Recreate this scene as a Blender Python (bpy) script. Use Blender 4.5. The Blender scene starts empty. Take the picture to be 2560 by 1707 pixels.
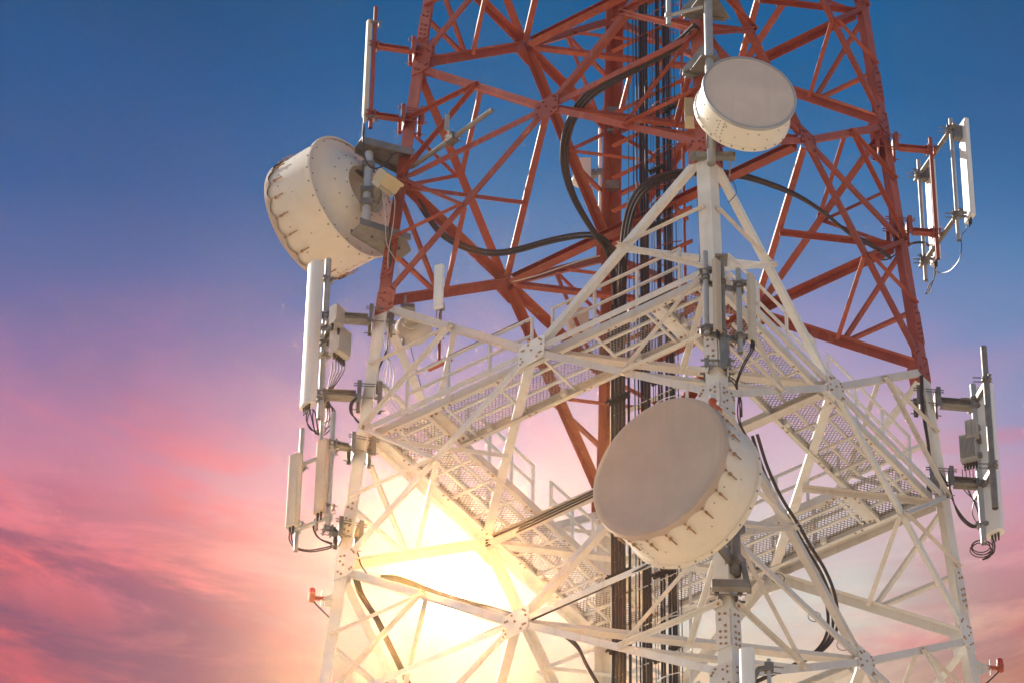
import bpy, math, random
import numpy as np
from mathutils import Vector, Matrix

random.seed(7)
sc = bpy.context.scene
R = math.radians

# ------------------------------------------------------------------ camera
Z0 = 41.7                                   # height of the red / white paint change above the ground
cam_d = bpy.data.cameras.new('camera')
cam = bpy.data.objects.new('camera', cam_d)
sc.collection.objects.link(cam)
cam.location = (-8.53074, -43.83331, Z0 - 39.97868)
cam.rotation_euler = (2.30006, -0.01294, -0.16288)
cam_d.sensor_width = 36.0
cam_d.lens = 36.0 * 11671.07 / 2560.0
cam_d.clip_start = 0.5
cam_d.clip_end = 20000.0
sc.camera = cam

# ------------------------------------------------------------------ render settings
sc.render.engine = 'CYCLES'
sc.view_settings.view_transform = 'Standard'
sc.view_settings.look = 'None'
sc.view_settings.exposure = 0.38
sc.view_settings.gamma = 1.0
sc.cycles.use_denoising = True
sc.cycles.max_bounces = 6
sc.cycles.diffuse_bounces = 3
sc.cycles.volume_bounces = 0
sc.cycles.sample_clamp_indirect = 6.0

# ------------------------------------------------------------------ sun lamp and sky
SUN_AZ, SUN_EL = -44.0, 36.0                # degrees; azimuth from +Y towards +X
SUN_STRENGTH = 5.0
sun_dir = Vector((math.sin(R(SUN_AZ)) * math.cos(R(SUN_EL)), math.cos(R(SUN_AZ)) * math.cos(R(SUN_EL)), math.sin(R(SUN_EL))))
sun_d = bpy.data.lights.new('sun', 'SUN')
sun_d.energy = SUN_STRENGTH
sun_d.angle = R(0.5)
sun_d.color = (1.0, 0.93, 0.82)
sun_o = bpy.data.objects.new('sun', sun_d)
sc.collection.objects.link(sun_o)
sun_o.location = (-60, 60, 90)
sun_o.rotation_euler = sun_dir.to_track_quat('Z', 'Y').to_euler()


class NT:
    """small helper for node trees"""
    def __init__(self, tree):
        self.t = tree
        self.t.nodes.clear()

    def node(self, kind, **kw):
        n = self.t.nodes.new(kind)
        for k, v in kw.items():
            setattr(n, k, v)
        return n

    def put(self, sock, v):
        if isinstance(v, bpy.types.NodeSocket):
            self.t.links.new(v, sock)
        elif v is not None:
            if sock.type == 'RGBA' and not hasattr(v, '__len__'):
                v = (v, v, v, 1)
            elif sock.type == 'RGBA' and len(v) == 3:
                v = (*v, 1)
            sock.default_value = v

    def math(self, op, a, b=None, c=None, clamp=False):
        n = self.node('ShaderNodeMath', operation=op, use_clamp=clamp)
        for s, v in zip(n.inputs, (a, b, c)):
            self.put(s, v)
        return n.outputs[0]

    def vmath(self, op, a, b=None, out=0):
        n = self.node('ShaderNodeVectorMath', operation=op)
        self.put(n.inputs[0], a)
        if b is not None:
            self.put(n.inputs[1], b)
        return n.outputs[out]

    def maprange(self, v, a, b, c=0.0, d=1.0, smooth=True):
        n = self.node('ShaderNodeMapRange', interpolation_type='SMOOTHSTEP' if smooth else 'LINEAR')
        for s, x in zip(n.inputs, (v, a, b, c, d)):
            self.put(s, x)
        return n.outputs[0]

    def mix(self, f, a, b, mode='MIX'):
        n = self.node('ShaderNodeMix', data_type='RGBA', blend_type=mode)
        n.clamp_factor = True
        self.put(n.inputs[0], f)
        self.put(n.inputs[6], a)
        self.put(n.inputs[7], b)
        return n.outputs[2]

    def noise(self, vec, scale, detail=4.0, rough=0.55, dist=0.0):
        n = self.node('ShaderNodeTexNoise')
        self.put(n.inputs['Vector'], vec)
        n.inputs['Scale'].default_value = scale
        n.inputs['Detail'].default_value = detail
        n.inputs['Roughness'].default_value = rough
        n.inputs['Distortion'].default_value = dist
        return n.outputs[0]

    def ramp(self, f, stops):
        n = self.node('ShaderNodeValToRGB')
        el = n.color_ramp.elements
        while len(el) > 1:
            el.remove(el[0])
        el[0].position = stops[0][0]
        el[0].color = (*stops[0][1], 1)
        for p, c in stops[1:]:
            e = el.new(p)
            e.color = (*c, 1)
        self.put(n.inputs[0], f)
        return n.outputs[0]

    def combine(self, x, y, z=0.0):
        n = self.node('ShaderNodeCombineXYZ')
        for s, v in zip(n.inputs, (x, y, z)):
            self.put(s, v)
        return n.outputs[0]


def lin(r, g, b):
    def f(c):
        c /= 255.0
        return c / 12.92 if c <= 0.04045 else ((c + 0.055) / 1.055) ** 2.4
    return (f(r), f(g), f(b))


GLOW_AZ, GLOW_EL = 7.74, 38.7               # where the low sun shines through the sunset sky
NISHITA = 0.11
world = bpy.data.worlds.new('World')
sc.world = world
world.use_nodes = True
world.cycles.sampling_method = 'MANUAL'
world.cycles.sample_map_resolution = 4096
w = NT(world.node_tree)
tc = w.node('ShaderNodeTexCoord')
d = w.vmath('NORMALIZE', tc.outputs['Generated'])
sep = w.node('ShaderNodeSeparateXYZ')
w.put(sep.inputs[0], d)
dx, dy, dz = sep.outputs
el_deg = w.math('MULTIPLY', w.math('ARCSINE', dz), 180 / math.pi)
az_deg = w.math('MULTIPLY', w.math('ARCTAN2', dx, dy), 180 / math.pi)
U = w.math('MULTIPLY', w.math('SUBTRACT', az_deg, 8.67), 0.745)      # degrees of sky, right of the tower axis
V = w.math('SUBTRACT', el_deg, 41.8)
uv = w.combine(U, V)
# slow warp so that the colour bands are not straight
warp = w.noise(w.combine(w.math('MULTIPLY', U, 0.16), w.math('MULTIPLY', V, 0.35)), 1.0, 3.0)
Vw = w.math('ADD', V, w.math('MULTIPLY', w.math('SUBTRACT', warp, 0.5), 1.6))
t = w.maprange(Vw, 4.3, -4.3, 0, 1, smooth=False)
left = w.ramp(t, [(0.0, lin(20, 76, 124)), (0.14, lin(28, 86, 142)), (0.28, lin(50, 94, 152)), (0.40, lin(84, 106, 162)),
                  (0.50, lin(116, 112, 164)), (0.58, lin(146, 118, 164)), (0.66, lin(184, 126, 162)), (0.73, lin(216, 134, 158)),
                  (0.80, lin(240, 128, 138)), (0.86, lin(240, 114, 122)), (0.93, lin(176, 96, 118)), (1.0, lin(168, 90, 108))])
midr = w.ramp(t, [(0.0, lin(22, 94, 148)), (0.15, lin(34, 102, 158)), (0.30, lin(70, 122, 176)), (0.42, lin(112, 136, 184)),
                  (0.50, lin(158, 150, 194)), (0.60, lin(214, 178, 200)), (0.70, lin(230, 200, 208)), (0.80, lin(222, 212, 208)),
                  (0.90, lin(226, 218, 206)), (1.0, lin(236, 204, 172))])
right = w.ramp(t, [(0.0, lin(32, 84, 130)), (0.15, lin(44, 94, 146)), (0.30, lin(64, 112, 164)), (0.42, lin(92, 132, 180)),
                   (0.52, lin(124, 144, 190)), (0.62, lin(156, 152, 192)), (0.72, lin(206, 160, 186)), (0.80, lin(240, 158, 170)),
                   (0.88, lin(244, 166, 150)), (0.95, lin(236, 156, 128)), (1.0, lin(214, 134, 106))])
base = w.mix(w.maprange(U, -5.0, 0.5), left, midr)
base = w.mix(w.maprange(U, 3.9, 6.5), base, right)
# streaky clouds, drawn out along the horizon and slightly tilted
tl = w.math('ADD', w.math('MULTIPLY', w.math('ABSOLUTE', U), 0.15), w.math('MULTIPLY', U, -0.03))
st = w.combine(w.math('MULTIPLY', U, 0.24), w.math('SUBTRACT', V, tl))
n1 = w.noise(st, 1.25, 6.0, 0.60, 0.6)
n2 = w.noise(w.vmath('ADD', st, (13.7, 4.2, 2.0)), 0.95, 6.0, 0.62, 0.5)
n3 = w.noise(w.combine(w.math('MULTIPLY', U, 0.5), w.math('MULTIPLY', V, 0.9)), 1.1, 4.0, 0.55)
low = w.maprange(V, -0.4, -2.6)
lower = w.maprange(w.math('SUBTRACT', V, tl), -2.2, -4.4)
pink = w.math('MULTIPLY', w.maprange(n1, 0.47, 0.68), low)
side = w.math('SUBTRACT', 1.0, w.math('MULTIPLY', w.maprange(w.math('ABSOLUTE', w.math('SUBTRACT', U, 0.8)), 4.8, 2.4), 0.85))
pink = w.math('MULTIPLY', w.math('MULTIPLY', pink, side), 0.75)
base = w.mix(pink, base, lin(250, 112, 116))
soft = w.math('MULTIPLY', w.math('MULTIPLY', w.maprange(n3, 0.45, 0.70), w.maprange(V, 1.0, -1.2)), 0.22)
base = w.mix(soft, base, lin(226, 140, 176))
mauve = w.math('MULTIPLY', w.math('MULTIPLY', w.maprange(n2, 0.40, 0.58), w.math('MULTIPLY', lower, w.maprange(U, 0.0, 3.0, 1.0, 0.6))), w.math('MULTIPLY', side, 0.85))
base = w.mix(mauve, base, lin(124, 82, 114))
# glow of the low sun
gl = (math.sin(R(GLOW_AZ)) * math.cos(R(GLOW_EL)), math.cos(R(GLOW_AZ)) * math.cos(R(GLOW_EL)), math.sin(R(GLOW_EL)))
dg = w.math('MULTIPLY', w.vmath('LENGTH', w.vmath('SUBTRACT', d, gl), out=1), 180 / math.pi)


def gauss(sig, amp):
    e = w.math('DIVIDE', dg, sig)
    return w.math('MULTIPLY', w.math('EXPONENT', w.math('MULTIPLY', w.math('MULTIPLY', e, e), -0.5)), amp)


def tint(f, col):
    return w.vmath('MULTIPLY', w.combine(f, f, f), col)


SPOT, SPOT_SIG = 8600.0, 0.11
ge = w.math('DIVIDE', dg, 1.1)
halo = w.math('MULTIPLY', w.math('EXPONENT', w.math('MULTIPLY', ge, -1.0)), 0.32)
base = w.vmath('MULTIPLY', base, (0.69, 0.735, 0.745))
sunset = w.vmath('ADD', base, tint(gauss(SPOT_SIG, SPOT), (1.0, 0.42, 0.13)))
sunset = w.vmath('ADD', sunset, tint(halo, (1.0, 0.85, 0.62)))
sky = w.node('ShaderNodeTexSky', sky_type='NISHITA', sun_disc=False)
sky.sun_elevation = R(SUN_EL)
sky.sun_rotation = R(SUN_AZ)
sky.air_density = 1.0
sky.dust_density = 2.5
sky.ozone_density = 1.0
day = w.vmath('MULTIPLY', sky.outputs[0], (NISHITA, NISHITA, NISHITA))
vc = (math.sin(R(8.67)) * math.cos(R(41.8)), math.cos(R(8.67)) * math.cos(R(41.8)), math.sin(R(41.8)))
ang = w.math('ARCCOSINE', w.vmath('DOT_PRODUCT', d, vc, out=1))
mask = w.maprange(ang, R(58), R(24))
final = w.mix(mask, day, sunset)
bg = w.node('ShaderNodeBackground')
w.put(bg.inputs[0], final)
bg.inputs[1].default_value = 1.0
wo = w.node('ShaderNodeOutputWorld')
w.t.links.new(bg.outputs[0], wo.inputs[0])


# ------------------------------------------------------------------ materials
def material(name, col, rough=0.55, metal=0.0, var=0.25, dark=None, scale=3.0, spots=0.0, spotcol=(0.2, 0.08, 0.03), bump=0.0,
             streak=0.0, coat=0.0, spec=0.5):
    m = bpy.data.materials.new(name)
    m.use_nodes = True
    n = NT(m.node_tree)
    b = n.node('ShaderNodeBsdfPrincipled')
    o = n.node('ShaderNodeOutputMaterial')
    n.t.links.new(b.outputs[0], o.inputs[0])
    g = n.node('ShaderNodeNewGeometry').outputs['Position']
    dark = dark or tuple(c * (1 - var) for c in col)
    f = n.noise(g, scale, 5.0, 0.6)
    c = n.mix(n.maprange(f, 0.35, 0.68), dark, col)
    if streak:
        g2 = n.vmath('MULTIPLY', g, (9.0, 9.0, 0.7))
        f2 = n.noise(g2, 1.0, 4.0, 0.6)
        c = n.mix(n.math('MULTIPLY', n.maprange(f2, 0.52, 0.72), streak), c, spotcol)
    if spots:
        f3 = n.noise(g, 23.0, 3.0, 0.6)
        c = n.mix(n.math('MULTIPLY', n.maprange(f3, 0.60, 0.72), spots), c, spotcol)
    rnd = n.node('ShaderNodeObjectInfo').outputs['Random']
    rv = n.maprange(rnd, 0, 1, 0.86, 1.10, smooth=False)
    c = n.vmath('MULTIPLY', c, n.combine(rv, n.math('POWER', rv, 1.3), n.math('POWER', rv, 1.5)))
    n.put(b.inputs['Base Color'], c)
    n.put(b.inputs['Roughness'], n.maprange(f, 0.3, 0.7, rough - 0.08, rough + 0.10))
    b.inputs['Metallic'].default_value = metal
    b.inputs['Specular IOR Level'].default_value = spec
    b.inputs['Coat Weight'].default_value = coat
    if bump:
        bn = n.node('ShaderNodeBump')
        bn.inputs['Strength'].default_value = bump
        bn.inputs['Distance'].default_value = 0.01
        n.put(bn.inputs['Height'], n.noise(g, 40.0, 4.0, 0.6))
        n.t.links.new(bn.outputs[0], b.inputs['Normal'])
    return m


RED = material('red_paint', (0.40, 0.076, 0.030), 0.52, var=0.26, scale=2.2, spots=0.3, spotcol=(0.52, 0.20, 0.13), streak=0.36, bump=0.08)
REDB = material('red_bolts', (0.24, 0.05, 0.03), 0.6, var=0.3, scale=9.0)
WHITE = material('white_paint', (0.80, 0.78, 0.745), 0.5, var=0.10, scale=2.0, spots=0.35, spotcol=(0.55, 0.44, 0.31), streak=0.36, bump=0.08)
RUST = material('rusty_bolts', (0.50, 0.30, 0.17), 0.8, var=0.4, scale=15.0)
GALV = material('galvanised_steel', (0.29, 0.275, 0.25), 0.5, metal=0.35, var=0.3, scale=6.0, spots=0.3, spotcol=(0.25, 0.21, 0.16), streak=0.3, bump=0.06)
PIPE = material('galvanised_pipe', (0.50, 0.52, 0.53), 0.42, metal=0.25, var=0.15, scale=4.0, streak=0.2, spotcol=(0.3, 0.28, 0.25))
SHELL = material('cream_shell', (0.82, 0.765, 0.67), 0.42, var=0.07, scale=1.6, streak=0.14, spotcol=(0.56, 0.46, 0.34))
FABRIC = material('tan_fabric', (0.555, 0.465, 0.405), 0.85, var=0.12, scale=1.6, streak=0.28, spots=0.12, spotcol=(0.44, 0.34, 0.28), bump=0.05, spec=0.2)
FABRIC2 = material('pale_fabric', (0.66, 0.57, 0.51), 0.8, var=0.10, scale=2.2, streak=0.25, spots=0.12, spotcol=(0.52, 0.43, 0.37), bump=0.05, spec=0.2)
PLAST = material('antenna_plastic', (0.84, 0.83, 0.80), 0.38, var=0.05, scale=1.2, streak=0.12, spotcol=(0.55, 0.5, 0.42))
BEIGE = material('beige_plastic', (0.62, 0.55, 0.43), 0.5, var=0.06, scale=2.0, streak=0.1, spotcol=(0.5, 0.42, 0.3))
DECK = material('deck_grating_shaded', (0.36, 0.325, 0.28), 0.6, var=0.25, scale=3.0, streak=0.3, spotcol=(0.3, 0.22, 0.14))  # underside shade of the grating is put into this darker base colour
RADIO = material('radio_metal', (0.55, 0.53, 0.49), 0.5, var=0.1, scale=4.0, streak=0.12, spotcol=(0.4, 0.35, 0.28))
YELLOW = material('yellowed_plastic', (0.66, 0.56, 0.36), 0.5, var=0.08, scale=4.0)
CABLE = material('black_cable', (0.046, 0.027, 0.020), 0.36, var=0.3, scale=5.0, spec=0.55)
WIREB = material('blue_black_wire', (0.02, 0.05, 0.065), 0.4, var=0.2, scale=5.0)
WIREW = material('pale_wire', (0.55, 0.52, 0.46), 0.5, var=0.15, scale=5.0)
DARK = material('dark_rubber', (0.05, 0.045, 0.04), 0.6, var=0.3, scale=8.0)
LAMP = material('red_glass', (0.55, 0.02, 0.012), 0.12, var=0.1, scale=3.0, coat=0.6)
LAMPC = material('clear_glass', (0.72, 0.72, 0.70), 0.1, var=0.05, scale=3.0, coat=0.6)
ORANGE = material('orange_metal', (0.55, 0.10, 0.035), 0.5, var=0.15, scale=6.0)
SAND = material('sandy_ground', (0.58, 0.45, 0.31), 0.95, var=0.12, scale=0.2, spec=0.1)

# legs change colour where the paint scheme does
LEGM = bpy.data.materials.new('leg_paint')
LEGM.use_nodes = True
n = NT(LEGM.node_tree)
b = n.node('ShaderNodeBsdfPrincipled')
o = n.node('ShaderNodeOutputMaterial')
n.t.links.new(b.outputs[0], o.inputs[0])
g = n.node('ShaderNodeNewGeometry').outputs['Position']
gs = n.node('ShaderNodeSeparateXYZ')
n.put(gs.inputs[0], g)
f = n.noise(g, 2.2, 5.0, 0.6)
f2 = n.noise(n.vmath('MULTIPLY', g, (9.0, 9.0, 0.7)), 1.0, 4.0, 0.6)
redc = n.mix(n.maprange(f, 0.35, 0.68), (0.28, 0.054, 0.022), (0.39, 0.078, 0.034))
redc = n.mix(n.math('MULTIPLY', n.maprange(f2, 0.5, 0.72), 0.28), redc, (0.5, 0.18, 0.12))
whc = n.mix(n.maprange(f, 0.35, 0.68), (0.73, 0.70, 0.63), (0.81, 0.78, 0.72))
whc = n.mix(n.math('MULTIPLY', n.maprange(f2, 0.52, 0.72), 0.3), whc, (0.55, 0.46, 0.36))
edge = n.math('ADD', gs.outputs[2], n.math('MULTIPLY', n.noise(g, 14.0, 2.0), 0.03))
n.put(b.inputs['Base Color'], n.mix(n.math('GREATER_THAN', edge, Z0 - 0.13), whc, redc))
b.inputs['Roughness'].default_value = 0.5


# ------------------------------------------------------------------ mesh builder
def V3(v):
    return np.array(v, float)


def unit(v):
    v = V3(v)
    return v / max(np.linalg.norm(v), 1e-12)


def perp(dv, hint=(0, 0, 1)):
    """two unit vectors square to dv, the first as close to hint as it gets"""
    dv = unit(dv)
    h = V3(hint)
    a = h - dv * (h @ dv)
    if np.linalg.norm(a) < 1e-4:
        a = V3((1, 0, 0)) - dv * dv[0]
    a = unit(a)
    return a, np.cross(dv, a)


UP = V3((0, 0, 1))


class MB:
    def __init__(self):
        self.v, self.f, self.m, self.s = [], [], [], []
        self.mi = 0
        self.smooth = False

    def add(self, verts, faces, smooth=None):
        o = len(self.v)
        self.v.extend([tuple(x) for x in verts])
        for q in faces:
            self.f.append([i + o for i in q])
            self.m.append(self.mi)
            self.s.append(self.smooth if smooth is None else smooth)

    def extrude(self, sec0, sec1, caps=True, smooth=False):
        n = len(sec0)
        faces = [[i, (i + 1) % n, (i + 1) % n + n, i + n] for i in range(n)]
        self.add(list(sec0) + list(sec1), faces, smooth)
        if caps:
            self.add(list(sec0), [list(range(n))[::-1]], False)
            self.add(list(sec1), [list(range(n))], False)

    def obox(self, c, ax, half):
        c = V3(c)
        a, b_, c_ = [V3(x) * h for x, h in zip(ax, half)]
        vs = [c + i * a + j * b_ + k * c_ for i in (-1, 1) for j in (-1, 1) for k in (-1, 1)]
        self.add(vs, [[0, 1, 3, 2], [4, 6, 7, 5], [0, 4, 5, 1], [2, 3, 7, 6], [0, 2, 6, 4], [1, 5, 7, 3]], False)

    def bar(self, p, q, wid, hei, hint=(0, 0, 1)):
        p, q = V3(p), V3(q)
        a, b_ = perp(q - p, hint)
        self.obox((p + q) / 2, (unit(q - p), a, b_), (np.linalg.norm(q - p) / 2, hei / 2, wid / 2))

    def angle(self, p, q, wid, th, n1, n2):
        """L section; heel on p-q, one flange along n1, one along n2"""
        p, q = V3(p), V3(q)
        dv = unit(q - p)
        n1 = unit(V3(n1) - dv * (V3(n1) @ dv))
        n2 = unit(V3(n2) - dv * (V3(n2) @ dv))
        sec = [(0, 0), (wid, 0), (wid, th), (th, th), (th, wid), (0, wid)]
        if np.cross(n1, n2) @ dv < 0:
            sec = sec[::-1]
        self.extrude([p + n1 * x + n2 * y for x, y in sec], [q + n1 * x + n2 * y for x, y in sec])

    def channel(self, p, q, hei, fl, th, n1, n2):
        """C section; web along n1 centred on p-q, flanges towards n2"""
        p, q = V3(p), V3(q)
        dv = unit(q - p)
        n1 = unit(V3(n1) - dv * (V3(n1) @ dv))
        n2 = unit(V3(n2) - dv * (V3(n2) @ dv))
        h = hei / 2
        sec = [(-h, 0), (h, 0), (h, fl), (h - th, fl), (h - th, th), (-h + th, th), (-h + th, fl), (-h, fl)]
        if np.cross(n1, n2) @ dv < 0:
            sec = sec[::-1]
        self.extrude([p + n1 * x + n2 * y for x, y in sec], [q + n1 * x + n2 * y for x, y in sec])

    def cyl(self, p, q, r, n=14, r2=None, caps=True):
        p, q = V3(p), V3(q)
        a, b_ = perp(q - p, (0.3, 0.2, 1) if abs(unit(q - p)[2]) < 0.9 else (1, 0, 0))
        r2 = r if r2 is None else r2
        cs = [(math.cos(2 * math.pi * i / n), math.sin(2 * math.pi * i / n)) for i in range(n)]
        self.extrude([p + (a * x + b_ * y) * r for x, y in cs], [q + (a * x + b_ * y) * r2 for x, y in cs], caps, n > 6)

    def ring(self, c, axis, r0, r1, h, n=28):
        c = V3(c)
        self.lathe(c, axis, [(r0, 0), (r1, 0), (r1, h), (r0, h), (r0, 0)], n)

    def lathe(self, o, axis, prof, n=48, hint=(0, 0, 1), smooth=True):
        o = V3(o)
        ax = unit(axis)
        a, b_ = perp(ax, hint)
        vs, fs = [], []
        for r, h in prof:
            for i in range(n):
                t_ = 2 * math.pi * i / n
                vs.append(o + ax * h + (a * math.cos(t_) + b_ * math.sin(t_)) * r)
        for j in range(len(prof) - 1):
            for i in range(n):
                k = (i + 1) % n
                fs.append([j * n + i, j * n + k, (j + 1) * n + k, (j + 1) * n + i])
        self.add(vs, fs, smooth)

    def tube(self, pts, r, n=8, sub=6):
        P = [V3(p) for p in pts]
        if sub > 1 and len(P) > 2:
            Q = []
            ext = [2 * P[0] - P[1]] + P + [2 * P[-1] - P[-2]]
            for i in range(1, len(ext) - 2):
                p0, p1, p2, p3 = ext[i - 1:i + 3]
                for s_ in range(sub):
                    u_ = s_ / sub
                    Q.append(0.5 * (2 * p1 + (p2 - p0) * u_ + (2 * p0 - 5 * p1 + 4 * p2 - p3) * u_ ** 2 + (3 * p1 - p0 - 3 * p2 + p3) * u_ ** 3))
            Q.append(P[-1])
            P = Q
        a = None
        vs, fs = [], []
        for i, p in enumerate(P):
            dv = unit(P[min(i + 1, len(P) - 1)] - P[max(i - 1, 0)])
            if a is None:
                a, b_ = perp(dv, (0.2, 0.5, 1))
            else:
                a, b_ = perp(dv, a)
            for k in range(n):
                t_ = 2 * math.pi * k / n
                vs.append(p + (a * math.cos(t_) + b_ * math.sin(t_)) * r)
        for i in range(len(P) - 1):
            for k in range(n):
                k2 = (k + 1) % n
                fs.append([i * n + k, i * n + k2, (i + 1) * n + k2, (i + 1) * n + k])
        self.add(vs, fs, True)
        self.add(vs[:n], [list(range(n))[::-1]], False)
        self.add(vs[-n:], [list(range(n))], False)

    def prism(self, poly, th):
        th = V3(th)
        poly = [V3(p) for p in poly]
        nrm = sum((np.cross(poly[i] - poly[0], poly[i + 1] - poly[0]) for i in range(1, len(poly) - 1)), V3((0, 0, 0)))
        if nrm @ th < 0:
            poly = poly[::-1]
        self.extrude(poly, [p + th for p in poly])

    def bolt(self, p, nrm, r=0.016, h=0.018):
        self.cyl(p, V3(p) + unit(nrm) * h, r, 6)

    def ball(self, c, r, n=16, stretch=1.0, axis=(0, 0, 1), half=False):
        k = 8
        lo = 0 if half else -k
        prof = [(max(r * math.cos(math.pi / 2 * i / k), 1e-4), r * stretch * math.sin(math.pi / 2 * i / k)) for i in range(lo, k + 1)]
        self.lathe(c, axis, prof, n)

    def build(self, name, mats, parent=None, sharp=35, label=None, group=None):
        me = bpy.data.meshes.new(name)
        base = V3((0, 0, 0))
        p_ = parent
        while p_ is not None:
            base = base + V3(p_.location)
            p_ = p_.parent
        vs = np.array(self.v, float).reshape(-1, 3)
        org = V3((0, 0, 0))
        if parent is None and len(vs):
            org = (vs.min(0) + vs.max(0)) / 2
        me.from_pydata((vs - base - org).tolist(), [], self.f)
        for m_ in (mats if isinstance(mats, (list, tuple)) else [mats]):
            me.materials.append(m_)
        me.polygons.foreach_set('material_index', self.m)
        me.polygons.foreach_set('use_smooth', self.s)
        me.update()
        if any(self.s):
            me.set_sharp_from_angle(angle=R(sharp))
        ob = bpy.data.objects.new(name, me)
        sc.collection.objects.link(ob)
        if parent is not None:
            ob.parent = parent
        else:
            ob.location = org
        if label:
            ob['label'] = label
        if group:
            ob['group'] = group
        return ob


def thing(name, loc, label, cat, group=None):
    e = bpy.data.objects.new(name, None)
    e.empty_display_size = 0.2
    sc.collection.objects.link(e)
    e.location = tuple(float(x) for x in loc)
    e['label'] = label
    e['category'] = cat
    if group:
        e['group'] = group
    return e


def tag(ob, label, cat, group=None):
    ob['label'] = label
    ob['category'] = cat
    if group:
        ob['group'] = group
    return ob


# ------------------------------------------------------------------ helpers that place things in space
S, PH, TP = 3.6, 1.2118, -0.0807
CAM = V3(cam.location)
RM = np.array(Matrix(cam.rotation_euler.to_matrix()))
FPX = 11671.07
RT = V3((0.98676, -0.16217, 0))             # horizontal, to the right seen from the photographer
FW = V3((0.16217, 0.98676, 0))              # horizontal, away from the photographer
DIRS = {'N': V3((0, -1, 0)), 'R': V3((1, 0, 0)), 'F': V3((0, 1, 0)), 'L': V3((-1, 0, 0))}


def at(px, py, depth):
    return CAM + RM @ V3(((px - 1280.0) / FPX * depth, -(py - 853.5) / FPX * depth, -depth))


def pix(p):
    q = RM.T @ (V3(p) - CAM)
    return np.array((1280.0 + FPX * q[0] / -q[2], 853.5 - FPX * q[1] / -q[2], -q[2]))


def rise(p, py):
    """point straight above or below p that stands at picture height py"""
    p = V3(p)
    h = 0.0
    for _ in range(6):
        y0 = pix(p + UP * h)[1]
        y1 = pix(p + UP * (h + 0.01))[1]
        h += (py - y0) / ((y1 - y0) / 0.01)
    return p + UP * h


def lv(k):
    return Z0 + k * PH * S


def hw(k):
    return S * (1 + TP * k * PH)


def node(nm, k, dz=0.0):
    p = DIRS[nm] * hw(k)
    return V3((p[0], p[1], lv(k) + dz))


def legp(nm, py):
    """point on a leg's corner line at picture height py"""
    lo, hi = -4.0, 3.0
    for _ in range(40):
        m_ = (lo + hi) / 2
        if pix(node(nm, m_))[1] > py:
            lo = m_
        else:
            hi = m_
    return node(nm, lo)


def foot(xb, yb, ym, dep):
    """foot, at picture point (xb, yb), of an upright that is dep metres off at picture height ym"""
    xm = xb
    for _ in range(4):
        p = rise(at(xm, ym, dep), yb)
        xm += xb - pix(p)[0]
    return p


def facenormal(a_, b_):
    return unit(DIRS[a_] + DIRS[b_])        # outward

# ================================================================== ground
gm = MB()
rings = [0, 30, 80, 200, 600, 1800]
gm.lathe((0, 0, 0), (0, 0, 1), [(max(r, 0.01), 0) for r in rings[::-1]], 48, smooth=False)
ground = gm.build('ground', SAND)
ground['kind'] = 'structure'

# ================================================================== the lattice tower
tower = thing('lattice_tower', (0, 0, 0), 'tall square lattice tower of steel angles, painted red above and white below', 'tower')
FACES = [('L', 'N'), ('N', 'R'), ('R', 'F'), ('F', 'L')]
KB = -Z0 / (PH * S)
LEGW, LEGT = 0.19, 0.018


def bolts_grid(m, c, u, v, nrm, us, vs, r=0.017):
    for a_ in us:
        for b_ in vs:
            p = c + u * a_ + v * b_
            m.bolt(p - nrm * 0.002, nrm, r * random.uniform(0.92, 1.08), 0.022)


def is_red(k):
    return k >= -0.02


for nm, (na, nb) in {'N': ('L', 'R'), 'R': ('N', 'F'), 'F': ('R', 'L'), 'L': ('F', 'N')}.items():
    p, q = node(nm, KB), node(nm, 3.0)
    u1 = unit(DIRS[na] - DIRS[nm])
    u2 = unit(DIRS[nb] - DIRS[nm])
    m = MB()
    m.angle(p, q, LEGW, LEGT, u1, u2)
    leg = m.build('leg', LEGM, tower)
    dv = unit(q - p)
    for k in range(-3, 3):
        m = MB()
        for ot, u in ((na, u1), (nb, u2)):
            nrm = facenormal(nm, ot)
            a = node(nm, k + 0.10) + nrm * 0.002 + u * 0.004
            b = node(nm, k + 0.225) + nrm * 0.002 + u * 0.004
            m.mi = 0
            m.prism([a, a + u * 0.182, b + u * 0.182, b], nrm * 0.014)
            m.mi = 1
            L_ = np.linalg.norm(b - a)
            for i in range(6):
                for j, x in enumerate((0.055, 0.125)):
                    if (i + j) % 5 == 4:
                        continue
                    m.bolt(a + dv * (0.05 + (L_ - 0.10) * i / 5 + (0.02 if j else -0.01)) + u * x + nrm * 0.013, nrm, 0.016, 0.015)
        m.build('splice_plate', [RED, REDB] if is_red(k) else [WHITE, RUST], leg)

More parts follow.
